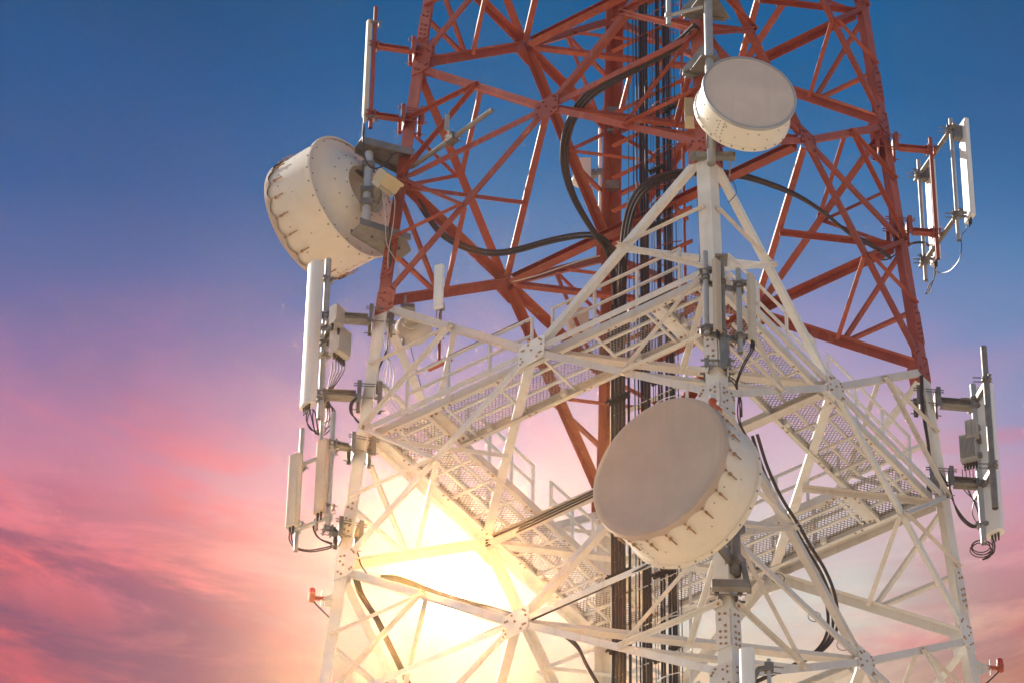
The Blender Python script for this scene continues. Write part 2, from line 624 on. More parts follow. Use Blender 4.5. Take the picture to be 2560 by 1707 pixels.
# ---- braces: main diagonals, horizontals, redundants
redundants = []
for (A, B) in FACES:
    nrm = facenormal(A, B)
    inw = -nrm
    u = unit(DIRS[B] - DIRS[A])
    for k in range(-3, 3):
        RM_, BM_ = (RED, REDB) if is_red(k) else (WHITE, RUST)
        vis = -2 <= k <= 1
        A0, A1, B0, B1 = node(A, k), node(A, k + 1), node(B, k), node(B, k + 1)
        Ah, Bh = node(A, k + 0.5), node(B, k + 0.5)
        X = (Ah + Bh) / 2
        fdir = unit((A1 + B1) / 2 - (A0 + B0) / 2)
        back = (A, B) in (('R', 'F'), ('F', 'L'))
        dw = 0.118 if back else 0.090

        def member(m, p, q, wid, s0, s1, side, inset=0.004, n2=None):
            dv = unit(q - p)
            ip = np.cross(nrm, dv)
            ip = ip if ip[2] * side > 0 or (abs(ip[2]) < 1e-6 and side > 0) else -ip
            n2_ = inw if n2 is None else n2
            off = n2_ * inset if n2 is None else nrm * 0.019
            m.angle(p + dv * s0 - ip * wid / 2 + off, q - dv * s1 - ip * wid / 2 + off, wid, 0.009, ip, n2_)
        # the diagonals meet at the plate in the middle of the panel
        for (p, q, ins) in ((A1, B0, 0.004), (A0, B1, 0.004)):
            m = MB()
            member(m, p, X, dw, 0.22, 0.10, 1 if p is A1 else -1, ins)
            member(m, X, q, dw, 0.10, 0.22, -1 if p is A1 else 1, ins)
            ob = m.build('diagonal_brace', RM_, tower) if vis else redundants.append((m, RM_, 0.0))
        m = MB()
        hw_ = 0.11 if back else 0.086
        member(m, Ah, X, hw_, 0.205, 0.10, -1)
        member(m, X, Bh, hw_, 0.10, 0.205, -1)
        if vis:
            m.build('horizontal_strut', RM_, tower)
        else:
            redundants.append((m, RM_, 0.0))
        # plate in the middle of the panel
        m = MB()
        c = X + nrm * 0.001
        hx, hz = 0.19, 0.22
        m.prism([c + u * a_ + fdir * b_ for a_, b_ in ((-hx, -0.20), (-hx, 0.11), (-0.15, 0.15), (0.13, 0.18), (hx, 0.15), (hx, -0.16), (0.14, -0.19), (-0.13, -0.22))], nrm * 0.012)
        m.mi = 1
        for a_, b_ in ((-.14, .05), (-.11, .05), (.15, .03), (.15, -.10), (.12, -.10), (.11, .13), (.14, .10), (-.15, -.07), (-.12, -.14), (-.15, -.17), (.09, -.15), (-.05, .11), (0, 0)):
            m.bolt(c + u * a_ + fdir * b_ + nrm * 0.011, nrm, 0.014, 0.014)
        if vis:
            m.build('centre_plate', [RM_, BM_], tower)
        # plates at the legs: one at the panel point, a small one at mid height
        for (P, us) in ((A0, u), (B0, -u)):
            m = MB()
            c = P + nrm * 0.001
            ld = unit(node(A if P is A0 else B, k + 0.5) - P)
            m.mi = 0
            m.prism([c + us * a_ + ld * b_ for a_, b_ in ((0.0, -0.21), (0.19, -0.23), (0.29, -0.20), (0.30, 0.17), (0.24, 0.22), (0.0, 0.20))], nrm * 0.013)
            m.mi = 1
            for a_, b_ in ((.06, .14), (.12, .12), (.06, .06), (.12, -.02), (.05, -.10), (.11, -.16), (.25, .13), (.27, .10), (.26, -.13), (.23, -.14), (.22, .17)):
                m.bolt(c + us * a_ + ld * b_ + nrm * 0.012, nrm, 0.014, 0.014)
            pm = RM_ if k != 0 else RED
            if vis:
                m.build('gusset_plate', [pm, BM_], tower)
        # redundants
        for (h0, h1, n0, n1) in ((Ah, A1, A0, A1), (Bh, B1, B0, B1)):
            lg = A if h0 is Ah else B
            us = u if lg == A else -u
            Mlo, Mhi = (n0 + X) / 2, (n1 + X) / 2
            for (p, q) in ((node(lg, k + 0.75), Mhi), (Mhi, node(lg, k + 0.5)), (node(lg, k + 0.5), Mlo), (Mlo, node(lg, k + 0.25))):
                m = MB()
                pl, ql = (p, q) if (p is not Mhi and p is not Mlo) else (q, p)
                pl = pl + us * 0.10
                dv = unit(ql - pl)
                member(m, pl - dv * 0.02, ql + dv * 0.03, 0.054, 0, 0, -1 if (ql[2] > pl[2]) else 1, n2=nrm)
                m.mi = 1
                m.bolt(pl + dv * 0.03 + nrm * 0.027, nrm, 0.017, 0.018)
                m.bolt(ql + nrm * 0.027, nrm, 0.017, 0.018)
                a_, b_ = pix(pl), pix(ql)
                mm = (a_ + b_) / 2
                score = sum(1 for z in (a_, b_, mm) if -40 < z[0] < 2600 and -40 < z[1] < 1747) * 10 + np.hypot(*(a_ - b_)[:2]) / 100 - (3 if back else 0)
                redundants.append((m, (RM_, BM_), score))

# ---- bracing in the plan of each mid level, and links across the corners
for k in range(-3, 3):
    RM_ = RED if is_red(k) else WHITE
    vis = -2 <= k <= 1
    mids = {}
    for (A, B) in FACES:
        mids[(A, B)] = (node(A, k + 0.5) + node(B, k + 0.5)) / 2 - facenormal(A, B) * 0.03 - UP * 0.02
    for i in range(4):
        f0, f1 = FACES[i - 1], FACES[i]
        P, Q = mids[f0], mids[f1]
        dv = unit(Q - P)
        m = MB()
        side = np.cross(UP, dv)
        cen = -unit((P + Q) * V3((1, 1, 0)))
        side = side if side @ cen > 0 else -side
        m.channel(P + dv * 0.12, Q - dv * 0.12, 0.085 if is_red(k) else 0.115, 0.06, 0.009, side, UP)
        if vis:
            m.build('plan_brace', RM_, tower)
        else:
            redundants.append((m, RM_, 0.0))
        corner = node(f1[0], k + 0.5)
        H = (P + Q) / 2
        dv = unit(H - corner)
        m = MB()
        m.angle(corner + dv * 0.1 - UP * 0.035, H - UP * 0.035, 0.07, 0.008, np.cross(UP, dv), UP * -1)
        if vis:
            m.build('plan_brace', RM_, tower)
        else:
            redundants.append((m, RM_, 0.0))
        # links between the two faces of this corner
        lg = f1[0]
        Xa = mids[f0] + facenormal(*f0) * 0.03
        Xb = mids[f1] + facenormal(*f1) * 0.03
        for kk in (k, k + 1):
            a_ = (node(lg, kk) + Xa) / 2 - facenormal(*f0) * 0.02
            b_ = (node(lg, kk) + Xb) / 2 - facenormal(*f1) * 0.02
            dv = unit(b_ - a_)
            m = MB()
            m.angle(a_ + dv * 0.03, b_ - dv * 0.03, 0.06, 0.007, np.cross(UP, dv), UP)
            if vis:
                m.build('corner_link', RM_, tower)
            else:
                redundants.append((m, RM_, 0.0))
    # beam right across
    P, Q = mids[('F', 'L')], mids[('N', 'R')]
    dv = unit(Q - P)
    m = MB()
    side = np.cross(UP, dv)
    m.channel(P + dv * 0.14 - UP * 0.012, Q - dv * 0.14 - UP * 0.012, 0.14, 0.08, 0.01, UP, -side)
    m.bar(P + dv * 0.14 - UP * 0.094 - side * 0.09, Q - dv * 0.14 - UP * 0.094 - side * 0.09, 0.09, 0.008)
    if vis:
        m.build('cross_beam', RM_, tower)
    else:
        redundants.append((m, RM_, 0.0))

redundants.sort(key=lambda z: -z[2])
rest = MB()
rest_red = MB()
for i, (m, mt, s_) in enumerate(redundants):
    if i < 96 and s_ > 0:
        m.build('redundant_strut', list(mt), tower)
    else:
        isred = (mt[0] if isinstance(mt, tuple) else mt) is RED
        tgt = rest_red if isred else rest
        tgt.add(m.v, m.f, False)
# plainer panels further down to the ground
for (A, B) in FACES:
    nrm = facenormal(A, B)
    ks = [-3 - i * (KB + 3) / -5 for i in range(6)]
    for k0, k1 in zip(ks[1:], ks[:-1]):
        A0, A1, B0, B1 = node(A, k0), node(A, k1), node(B, k0), node(B, k1)
        for p, q, o_ in ((A0, B1, 0.004), (B0, A1, 0.03), (A1, B1, 0.06)):
            dv = unit(q - p)
            rest.angle(p + dv * 0.2 - nrm * o_, q - dv * 0.2 - nrm * o_, 0.13, 0.01, np.cross(nrm, dv), -nrm)
o1 = rest.build('minor_bracing', WHITE, tower)
o1['kind'] = 'stuff'
o2 = rest_red.build('upper_minor_bracing', RED, tower)
o2['kind'] = 'stuff'

# ================================================================== service platform round the inside of the tower
KP = -0.5
zp = lv(KP)
plat = thing('service_platform', (0, 0, zp), 'white walkway of open grating with handrails running round inside the tower', 'platform')
G0, G1 = 0.16, 0.95


def grating(m, o, u, n, length, width, lwd=0.052, swd=0.036, wid=0.0148, th=0.006):
    rows = int(width / swd)
    cols = int(length / (lwd / 2))
    for i in range(rows + 1):
        P = []
        for j in range(cols + 1):
            y = i * swd + (swd * 0.45 if (i + j) % 2 else -swd * 0.45)
            P.append(o + u * (j * lwd / 2) + n * y)
        P = np.array(P)
        lo, hi = n * wid / 2, UP * th
        vs = np.stack([P - lo, P + lo + hi * 0.6, P - lo + hi], 1).reshape(-1, 3)
        fs = []
        for j in range(cols):
            a_, b_ = j * 3, j * 3 + 3
            fs += [[a_, b_, b_ + 1, a_ + 1], [a_ + 1, b_ + 1, b_ + 2, a_ + 2], [a_ + 2, b_ + 2, b_, a_]]
        o_ = len(m.v)
        m.v.extend(map(tuple, vs))
        m.f.extend([[x + o_ for x in q] for q in fs])
        m.m.extend([0] * len(fs))
        m.s.extend([False] * len(fs))


for fi, (A, B) in enumerate(FACES):
    a, b = node(A, KP), node(B, KP)
    u = unit(b - a)
    n = -facenormal(A, B)
    Ls = np.linalg.norm(b - a)
    # decks of opposite sides run into the corners, the other two butt against them
    s0, s1 = (G0, Ls - G0) if fi % 2 == 0 else (G1 + 0.06, Ls - G1 - 0.06)
    P = lambda s_, g_, z_=0.0: a + u * s_ + n * g_ + UP * z_
    m = MB()
    grating(m, P(s0 + 0.02, G0 + 0.03, 0.075), u, n, s1 - s0 - 0.04, G1 - G0 - 0.06)
    m.build('deck_grating', DECK, plat)
    m = MB()
    for g_ in (G0 + 0.27, G0 + 0.53):
        m.bar(P(s0 + 0.03, g_, 0.055), P(s1 - 0.03, g_, 0.055), 0.035, 0.03)
    nx = 6
    for i in range(nx + 1):
        s_ = s0 + 0.25 + (s1 - s0 - 0.5) * i / nx
        m.bar(P(s_, G0 + 0.03, 0.035), P(s_, G1 - 0.03, 0.035), 0.03, 0.03)
    m.build('deck_bearers', WHITE, plat)
    for g_, sg in ((G0, 1), (G1, -1)):
        m = MB()
        e0, e1 = (G0 - 0.0, Ls - G0) if g_ == G0 else (G0 + 0.05 if fi % 2 else G1, Ls - G1 if fi % 2 == 0 else Ls - G0 - 0.05)
        m.channel(P(e0, g_, 0.02 + 0.004 * fi), P(e1, g_, 0.02 + 0.004 * fi), 0.13, 0.055, 0.012, UP, n * sg)
        m.mi = 1
        s_ = e0 + 0.2
        while s_ < e1:
            m.bolt(P(s_, g_ + sg * 0.03, -0.033 + 0.004 * fi), -UP, 0.017, 0.016)
            m.bolt(P(s_ + 0.10, g_ + sg * 0.03, -0.033 + 0.004 * fi), -UP, 0.017, 0.016)
            s_ += 0.83
        m.mi = 0
        s_ = e0 + 0.45
        while s_ < e1 - 0.2:
            m.obox(P(s_, g_ + sg * 0.075, 0.02), (u, n, UP), (0.035, 0.03, 0.045))
            s_ += 1.13
        m.build('edge_beam', [WHITE, RUST], plat)
    for s_ in ((1.0, Ls - 1.0) if fi % 2 == 0 else ()):
        m = MB()
        m.channel(P(s_, G0 + 0.06, -0.005), P(s_, G1 - 0.06, -0.005), 0.17, 0.05, 0.012, u, UP)
        m.mi = 1
        for g_ in (G0 + 0.1, G1 - 0.12):
            m.bolt(P(s_ + 0.03, g_, -0.006), -UP, 0.018, 0.016)
            m.bolt(P(s_ - 0.04, g_, -0.006), -UP, 0.018, 0.016)
        m.build('cross_beam', [WHITE, RUST], plat)

    def handrail(sa, sb, g_, npost):
        m = MB()
        for i in range(npost):
            s_ = sa + (sb - sa) * i / (npost - 1)
            m.bar(P(s_, g_, 0.085), P(s_, g_, 0.735), 0.034, 0.030, u)
        for z_ in (0.74, 0.45):
            m.bar(P(sa - 0.018, g_ - 0.004, z_), P(sb + 0.018, g_ - 0.004, z_), 0.030, 0.030)
        m.build('handrail', WHITE, plat)
    handrail(0.62, Ls / 2 - 0.14, G0 + 0.03, 4)
    handrail(Ls / 2 + 0.17, Ls - 0.62, G0 + 0.03, 4)
    if (A, B) in (('R', 'F'), ('F', 'L')):
        handrail(1.06, Ls / 2 - 0.2, G1 - 0.03, 4)
        handrail(Ls / 2 + 0.2, Ls - 1.06, G1 - 0.03, 4)

# ================================================================== cable ladder up the middle, climbing ladder
TU = unit(V3((1, -1, 0)))                   # along the tray
TN = unit(V3((-1, -1, 0)))                  # out of the tray, towards the photographer
tray = thing('cable_tray', (0, 0, 0), 'red and white ladder tray of slanting rungs carrying cables up the tower centre', 'cable tray')
for s_ in (-0.18, 0.22):
    m = MB()
    m.angle(TU * s_, TU * s_ + UP * lv(3.0), 0.07, 0.008, TU, -TN)
    m.build('rail', LEGM, tray)
k = -3.0
zr = lv(-3.0)
ir = 0
while zr < lv(2.6):
    m = MB()
    m.angle(TU * -0.62 + UP * zr + TN * 0.01, TU * 0.62 + UP * zr + TN * 0.01, 0.068, 0.008, UP, TN)
    if lv(-2.2) < zr < lv(1.9):
        m.build('rung', RED if zr > Z0 - 0.5 else WHITE, tray)
    zr += 0.60
# stays that carry the tray from the cross beams
for k in (-1.5, -0.5, 0.5, 1.5):
    m = MB()
    for s_ in (-0.1, 0.3):
        m.bar(TU * s_ + UP * lv(k) - TN * 0.03, TU * s_ + UP * lv(k) - TN * 0.35, 0.05, 0.05)
    m.build('bracket', RED if k > 0 else WHITE, tray)

lad = thing('climbing_ladder', V3((0.42, 0.1, 0)), 'slender climbing ladder with safety hoops beside the black cable runs', 'ladder')
LO = TU * 0.50 + FW * 0.05
for s_ in (0, 0.38):
    m = MB()
    m.bar(LO + FW * s_ + UP * lv(-3.0), LO + FW * s_ + UP * lv(2.6), 0.022, 0.03, FW)
    m.build('rail', LEGM, lad)
m = MB()
zr = lv(-2.6)
while zr < lv(2.2):
    m.cyl(LO + UP * zr, LO + FW * 0.38 + UP * zr, 0.009, 6)
    zr += 0.32
m.build('rungs', LEGM, lad)
for i in range(20):
    zr = lv(-1.9) + i * 0.88
    m = MB()
    pts = [LO + FW * (0.19 - 0.27 * math.cos(a_)) - RT * (0.42 * math.sin(a_)) + UP * zr for a_ in np.linspace(0.12, math.pi - 0.12, 11)]
    m.tube(pts, 0.008, 5, 1)
    m.build('safety_hoop', RED if zr > Z0 - 0.5 else WHITE, lad)

# ================================================================== feeder cables running down the tray
VG = 'feeder cables down the cable tray'
cab_id = 0


def wobble(s_, off, za, zb, amp=0.006):
    pts = []
    nseg = max(3, int((zb - za) / 0.9))
    for i in range(nseg + 1):
        z = za + (zb - za) * i / nseg
        pts.append(TU * (s_ + random.uniform(-amp, amp)) + TN * (off + random.uniform(-amp, amp) * 0.5) + UP * z)
    return pts


def tray_s(px, py):
    """distance along the tray of what stands at this picture column"""
    lo, hi = -1.5, 1.5
    for _ in range(30):
        mid_ = (lo + hi) / 2
        q = rise(TU * mid_ + TN * 0.05 + UP * lv(0), py)
        if pix(q)[0] < px:
            lo = mid_
        else:
            hi = mid_
    return lo


CL = {1: 'thick black feeder cable in the wide bundle at the left of the cable tray',
      2: 'black feeder cable running straight down the whole cable tray in the tower centre',
      3: 'thin dark wire hanging straight down along the cable tray'}
TB, TT = lv(-2.6), lv(2.4)
runs = []
for px in (1534, 1543, 1552, 1561):         # the wide bundle below the loops
    runs.append((tray_s(px, 940), 0.075, TB, lv(0.16) + random.uniform(0, 0.3), 0.025, 1))
runs.append((tray_s(1574.5, 940), 0.07, TB, lv(0.1), 0.017, 1))
for px, r_ in ((1592, 0.011), (1601, 0.022), (1608, 0.020), (1616, 0.024), (1641, 0.016), (1647, 0.015), (1659, 0.021), (1667, 0.019), (1673, 0.021)):
    runs.append((tray_s(px, 240), 0.05 + 0.02 * random.random(), TB, TT, r_, 2))
for px, r_ in ((1575, 0.006), (1587, 0.008), (1630, 0.005), (1636, 0.005), (1682, 0.006), (1690, 0.006)):
    runs.append((tray_s(px, 240), 0.09, TB, TT, r_, 3))
protos = []
for s_, off, za, zb, r_, kind in runs:
    m = MB()
    m.tube(wobble(s_, off, za, zb), r_, 8 if r_ > 0.01 else 6, 3)
    ob = m.build('feeder_cable' if kind < 3 else 'thin_wire', CABLE if kind < 3 else WIREB)
    tag(ob, CL[kind], 'cable' if kind < 3 else 'wire', {1: 'thick cables in the left bundle', 2: VG, 3: 'thin wires along the cable tray'}[kind])


def loop(name, spec, r_, mat, label, cat='cable', group=None, n=8, sub=6):
    """cable through (px, py, depth) points"""
    m = MB()
    m.tube([at(*q) for q in spec], r_, n, sub)
    return tag(m.build(name, mat), label, cat, group)


def shift(spec, dx, dy, dd=0.0, e=0.0):
    return [(x + dx + e * i, y + dy, z + dd) for i, (x, y, z) in enumerate(spec)]


L1 = [(1736, 66, 58.85), (1690, 108, 59.1), (1620, 150, 59.3), (1545, 190, 59.5), (1490, 222, 59.7), (1452, 252, 59.9), (1424, 296, 60.1), (1408, 345, 60.3), (1404, 400, 60.5),
      (1411, 445, 60.6), (1427, 493, 60.7), (1455, 545, 60.8), (1486, 592, 60.9), (1512, 628, 61.0), (1527, 680, 61.0), (1536, 760, 60.7), (1538, 840, 60.3)]
for i in range(3):
    loop('feeder_cable', shift(L1, i * 7, i * 4.5 - 4, 0.03 * i), 0.023, CABLE, 'black cable lying along a red strut, then swooping down left of the centre', group='cables swooping from the red strut')
L2 = [(1002, 418, 61.3), (1020, 455, 61.3), (1046, 500, 61.3), (1075, 545, 61.3), (1103, 579, 61.3), (1144, 606, 61.3), (1190, 622, 61.3), (1235, 629, 61.3), (1290, 622, 61.4), (1362, 602, 61.4),
      (1420, 589, 61.3), (1462, 584, 61.2), (1492, 587, 61.1), (1514, 600, 61.0), (1532, 625, 60.95), (1544, 670, 60.9), (1549, 740, 60.7), (1553, 840, 60.3)]
for i in range(2):
    loop('feeder_cable', shift(L2, -i * 2, i * 9, 0.03 * i), 0.023, CABLE, 'black cable sagging across from the left leg to the cable tray', group='cables sagging from the left leg')
L3 = [(2215, 640, 60.6), (2170, 612, 60.6), (2110, 578, 60.6), (2051, 530, 60.6), (1988, 490, 60.7), (1920, 461, 60.8), (1840, 438, 60.9), (1743, 430, 61.0), (1661, 440, 61.1), (1607, 466, 61.1),
      (1576, 508, 61.1), (1560, 563, 61.0), (1553, 620, 60.95), (1549, 700, 60.7), (1548, 840, 60.3)]
for i in range(3):
    loop('feeder_cable', shift(L3, i * 7, i * 6 - 5, 0.03 * i), 0.023, CABLE, 'black cable arching over from the right side behind the near leg to the tray', group='cables arching from the right side')
L4 = [(1893, 1085, 54.5), (1918, 1165, 54.6), (1952, 1240, 54.7), (1994, 1308, 54.75), (2028, 1368, 54.75), (2060, 1420, 54.7), (2082, 1472, 54.65), (2092, 1523, 54.6), (2090, 1572, 54.6), (2068, 1612, 54.6),
      (2026, 1642, 54.5), (1960, 1672, 54.4), (1880, 1708, 54.3)]
for i in range(3):
    loop('feeder_cable', shift(L4, -i * 12, i * 4, 0.05 * i, 0.2), 0.020, CABLE, 'thick black cable bowing down along the brace right of the low drum dish', group='cables bowing below the drum dish')
L5 = [(884, 1440, 56.6), (893, 1478, 56.8), (912, 1512, 56.9), (932, 1545, 57.0), (962, 1608, 57.2), (992, 1672, 57.3), (1020, 1735, 57.5)]
for i in range(3):
    loop('feeder_cable', shift(L5, i * 6, i * 1, 0.03 * i, 1.2), 0.016, CABLE, 'dark cable running down the back brace at the lower left corner', group='cables down the lower left corner')
L6 = [(952, 1444, 56.3), (990, 1446, 56.2), (1040, 1462, 56.0), (1120, 1489, 55.6), (1200, 1514, 55.2), (1275, 1536, 54.6), (1335, 1556, 54.1), (1405, 1582, 53.9), (1447, 1616, 53.9), (1470, 1660, 54.0), (1505, 1720, 54.1)]
for i in range(3):
    loop('feeder_cable', shift(L6, i * 1, i * 5 - 6, 0.03 * i, -0.6), 0.015, CABLE, 'cable tied along the lowest white diagonal, dropping past the centre plate', group='cables along the lower white diagonal')
L7 = [(1296, 1550, 53.95), (1230, 1574, 54.5), (1130, 1624, 55.2), (1040, 1668, 55.8), (930, 1716, 56.4)]
loop('feeder_cable', L7, 0.016, CABLE, 'dark cable lying along the lowest white horizontal at the bottom left')
L8 = [(1330, 1548, 53.8), (1420, 1508, 53.6), (1520, 1463, 53.3), (1630, 1405, 52.9)]
loop('feeder_cable', L8, 0.014, CABLE, 'dark cable lying on the white strut under the big drum dish')
L9 = [(1215, 1358, 59.6), (1262, 1336, 59.4), (1330, 1306, 59.0), (1410, 1268, 58.6), (1500, 1226, 58.2)]
for i in range(3):
    loop('feeder_cable', shift(L9, 0, i * 7 - 8, 0.02 * i), 0.013, CABLE, 'dark cable tied along the white cross beam left of the drum dish', group='cables along the cross beam')

# clamps that hold the cables to the tray
CG = 'cable clamps on the tray'
proto_clamp = None
for i, (sx, zk, sc_) in enumerate([(-0.52, 0.05, 1.0), (-0.52, -0.20, 1.0), (-0.52, -0.56, 1.0), (-0.52, -0.86, 1.0), (-0.52, -1.12, 1.0), (-0.52, -1.30, 1.0),
                                   (0.10, 0.82, .7), (0.10, 0.65, .7), (0.10, 0.42, .7), (0.10, 0.12, .7), (0.10, -0.20, .7), (0.10, -0.92, .7), (0.10, -1.22, .7),
                                   (0.33, 0.88, .6), (0.33, 0.60, .6), (0.33, -0.88, .6), (0.33, -1.20, .6)]):
    o_ = TU * sx + TN * 0.10 + UP * lv(zk)
    if proto_clamp is None:
        cl = thing('cable_clamp', o_, 'dark row of cable clamp blocks bolted across the feeder cables on the tray', 'clamp', CG)
        m = MB()
        for j in range(5):
            c = o_ + TU * (-0.09 + j * 0.065)
            m.cyl(c - UP * 0.035, c + UP * 0.035, 0.033, 10)
        m.build('clamp_block', DARK, cl)
        m = MB()
        m.bar(o_ - TU * 0.15 + TN * 0.035, o_ + TU * 0.23 + TN * 0.035, 0.02, 0.03)
        for j in range(5):
            c = o_ + TU * (-0.09 + j * 0.065) + TN * 0.04
            m.bolt(c, TN, 0.012, 0.04)
        m.build('clamp_bar', DARK, cl)
        proto_clamp = cl
    else:
        c0 = proto_clamp.copy()
        sc.collection.objects.link(c0)
        c0.location = tuple(o_)
        c0.scale = (sc_, sc_, 1.0)
        for ch in proto_clamp.children:
            c1 = ch.copy()
            sc.collection.objects.link(c1)
            c1.parent = c0

# ================================================================== antennas and what carries them
def up_to(base, py):
    return rise(base, py)


def hose(m, pts, r_=0.009, n=6, sub=5):
    m.tube(pts, r_, n, sub)


def panel_body(name, base, top, face, wid, dep, parent, mat, round_front=False, label=None):
    """upright antenna body: face = outward direction of its front"""
    fa = unit(V3(face) * V3((1, 1, 0)))
    sd = np.cross(UP, fa)
    m = MB()
    if round_front:
        sec = [(-wid / 2, -dep * 0.45)]
        for i in range(13):
            t_ = math.pi * i / 12
            sec.append((-wid / 2 * math.cos(t_), -dep * 0.05 + dep * 0.55 * math.sin(t_)))
        sec += [(wid / 2, -dep * 0.45), (wid * 0.3, -dep * 0.5), (-wid * 0.3, -dep * 0.5)]
    else:
        c = 0.16 * min(wid, dep)
        x, y = wid / 2, dep / 2
        sec = [(-x, -y), (-x, y - c), (-x + c, y), (x - c, y), (x, y - c), (x, -y)]
    b0, t0 = V3(base), V3(base) + UP * (V3(top) - V3(base))[2]
    lower = [b0 + sd * x_ + fa * y_ for x_, y_ in sec]
    upper = [t0 + sd * x_ + fa * y_ for x_, y_ in sec]
    m.extrude(lower, upper, True, round_front)
    # caps stand a little proud
    for z_, h_ in ((b0, -0.016), (t0, 0.014)):
        g_ = 1.035
        m.extrude([z_ + (sd * x_ + fa * y_) * g_ + UP * min(h_, 0) for x_, y_ in sec], [z_ + (sd * x_ + fa * y_) * g_ + UP * max(h_, 0.001) for x_, y_ in sec], True, round_front)
    return m.build(name, mat, parent, 40, label)


def connectors(base, face, wid, parent, n=2, mat=None):
    fa = unit(V3(face) * V3((1, 1, 0)))
    sd = np.cross(UP, fa)
    m = MB()
    for i in range(n):
        c = V3(base) + sd * wid * ((i + 0.5) / n - 0.5) * 0.7
        m.cyl(c - UP * 0.012, c - UP * 0.075, 0.016, 10)
        m.cyl(c - UP * 0.075, c - UP * 0.13, 0.011, 8)
    return m.build('connectors', mat or DARK, parent)


def bracket(pole, body, z, parent, mat=None, w_=0.09):
    """clamp from an upright pole to an antenna body at height z"""
    a = V3((pole[0], pole[1], z))
    b_ = V3((body[0], body[1], z))
    dv = unit(b_ - a)
    sd = np.cross(UP, dv)
    m = MB()
    L_ = np.linalg.norm(b_ - a)
    for k_ in (-1, 1):
        m.bar(a + sd * k_ * w_ / 2, a + sd * k_ * w_ / 2 + dv * L_ * 0.8, 0.008, 0.05)
        m.cyl(a + sd * k_ * 0.045 - dv * 0.10, a + sd * k_ * 0.045 + dv * 0.06, 0.007, 6)
    m.obox(a - dv * 0.055, (dv, sd, UP), (0.012, w_ / 2 + 0.01, 0.032))
    m.obox(a + dv * 0.05, (dv, sd, UP), (0.012, w_ / 2 + 0.01, 0.032))
    return m.build('clamp', mat or GALV, parent)


def pole_mesh(p, q, r_, parent, mat=None, name='pole', open_end=True):
    m = MB()
    m.cyl(p, q, r_, 16, caps=False)
    lo, hi = (V3(p), V3(q)) if p[2] < q[2] else (V3(q), V3(p))
    m.cyl(lo + UP * 0.03, lo + UP * 0.031, r_ * 0.99, 16)
    m.cyl(hi - UP * 0.004, hi, r_, 16)
    return m.build(name, mat or PIPE, parent)


def leg_clamp(nm, k, toward, parent, mat=None, hei=0.32, name='leg_clamp', wid=0.30):
    """pair of plates and threaded rods clamped over a tower leg; toward = direction of the arm"""
    c = node(nm, k) - DIRS[nm] * 0.085
    dv = unit(V3(toward) * V3((1, 1, 0)))
    sd = np.cross(UP, dv)
    m = MB()
    for k_ in (-1, 1):
        m.channel(c + dv * k_ * 0.102 - UP * hei / 2, c + dv * k_ * 0.102 + UP * hei / 2, 0.27, 0.055, 0.010, sd, dv * k_)
    for z_ in (-hei * 0.36, hei * 0.24, hei * 0.36):
        for k_ in (-1, 1):
            p = c + sd * 0.118 * k_ + UP * z_
            m.cyl(p - dv * 0.20, p + dv * 0.20, 0.008, 6)
            m.obox(p + dv * 0.137, (dv, sd, UP), (0.009, 0.016, 0.016))
            m.obox(p - dv * 0.137, (dv, sd, UP), (0.009, 0.016, 0.016))
    return m.build(name, mat or GALV, parent), c


def leg_arm(nm, k, pole_p, parent, mat=None, size=0.075, clamp_mat=None, kind='channel'):
    """horizontal arm from a leg clamp to an upright pole"""
    c = node(nm, k) - DIRS[nm] * 0.085
    e = V3((pole_p[0], pole_p[1], c[2]))
    dv = unit(e - c)
    leg_clamp(nm, k, dv, parent, clamp_mat or mat)
    m = MB()
    if kind == 'channel':
        m.channel(c + dv * 0.125, e - dv * 0.02, size, size * 0.6, 0.008, UP, np.cross(dv, UP))
        m.channel(c + dv * 0.17 + np.cross(dv, UP) * -0.004, e - dv * 0.02 + np.cross(dv, UP) * -0.004, size, size * 0.6, 0.008, UP, -np.cross(dv, UP))
    else:
        m.cyl(c + dv * 0.15, e, size / 2, 14)
    sd = np.cross(UP, dv)
    m.obox(e - dv * 0.045, (dv, sd, UP), (0.01, 0.06, 0.06))
    for k_ in (-1, 1):
        for z_ in (-0.035, 0.035):
            m.cyl(e - dv * 0.09 + sd * 0.045 * k_ + UP * z_, e + dv * 0.08 + sd * 0.045 * k_ + UP * z_, 0.006, 6)
    m.obox(e + dv * 0.045, (dv, sd, UP), (0.008, 0.06, 0.05))
    return m.build('arm', mat or GALV, parent)


def depth_of(p):
    return pix(p)[2]


def legk(nm, py):
    return (legp(nm, py)[2] - Z0) / (PH * S)


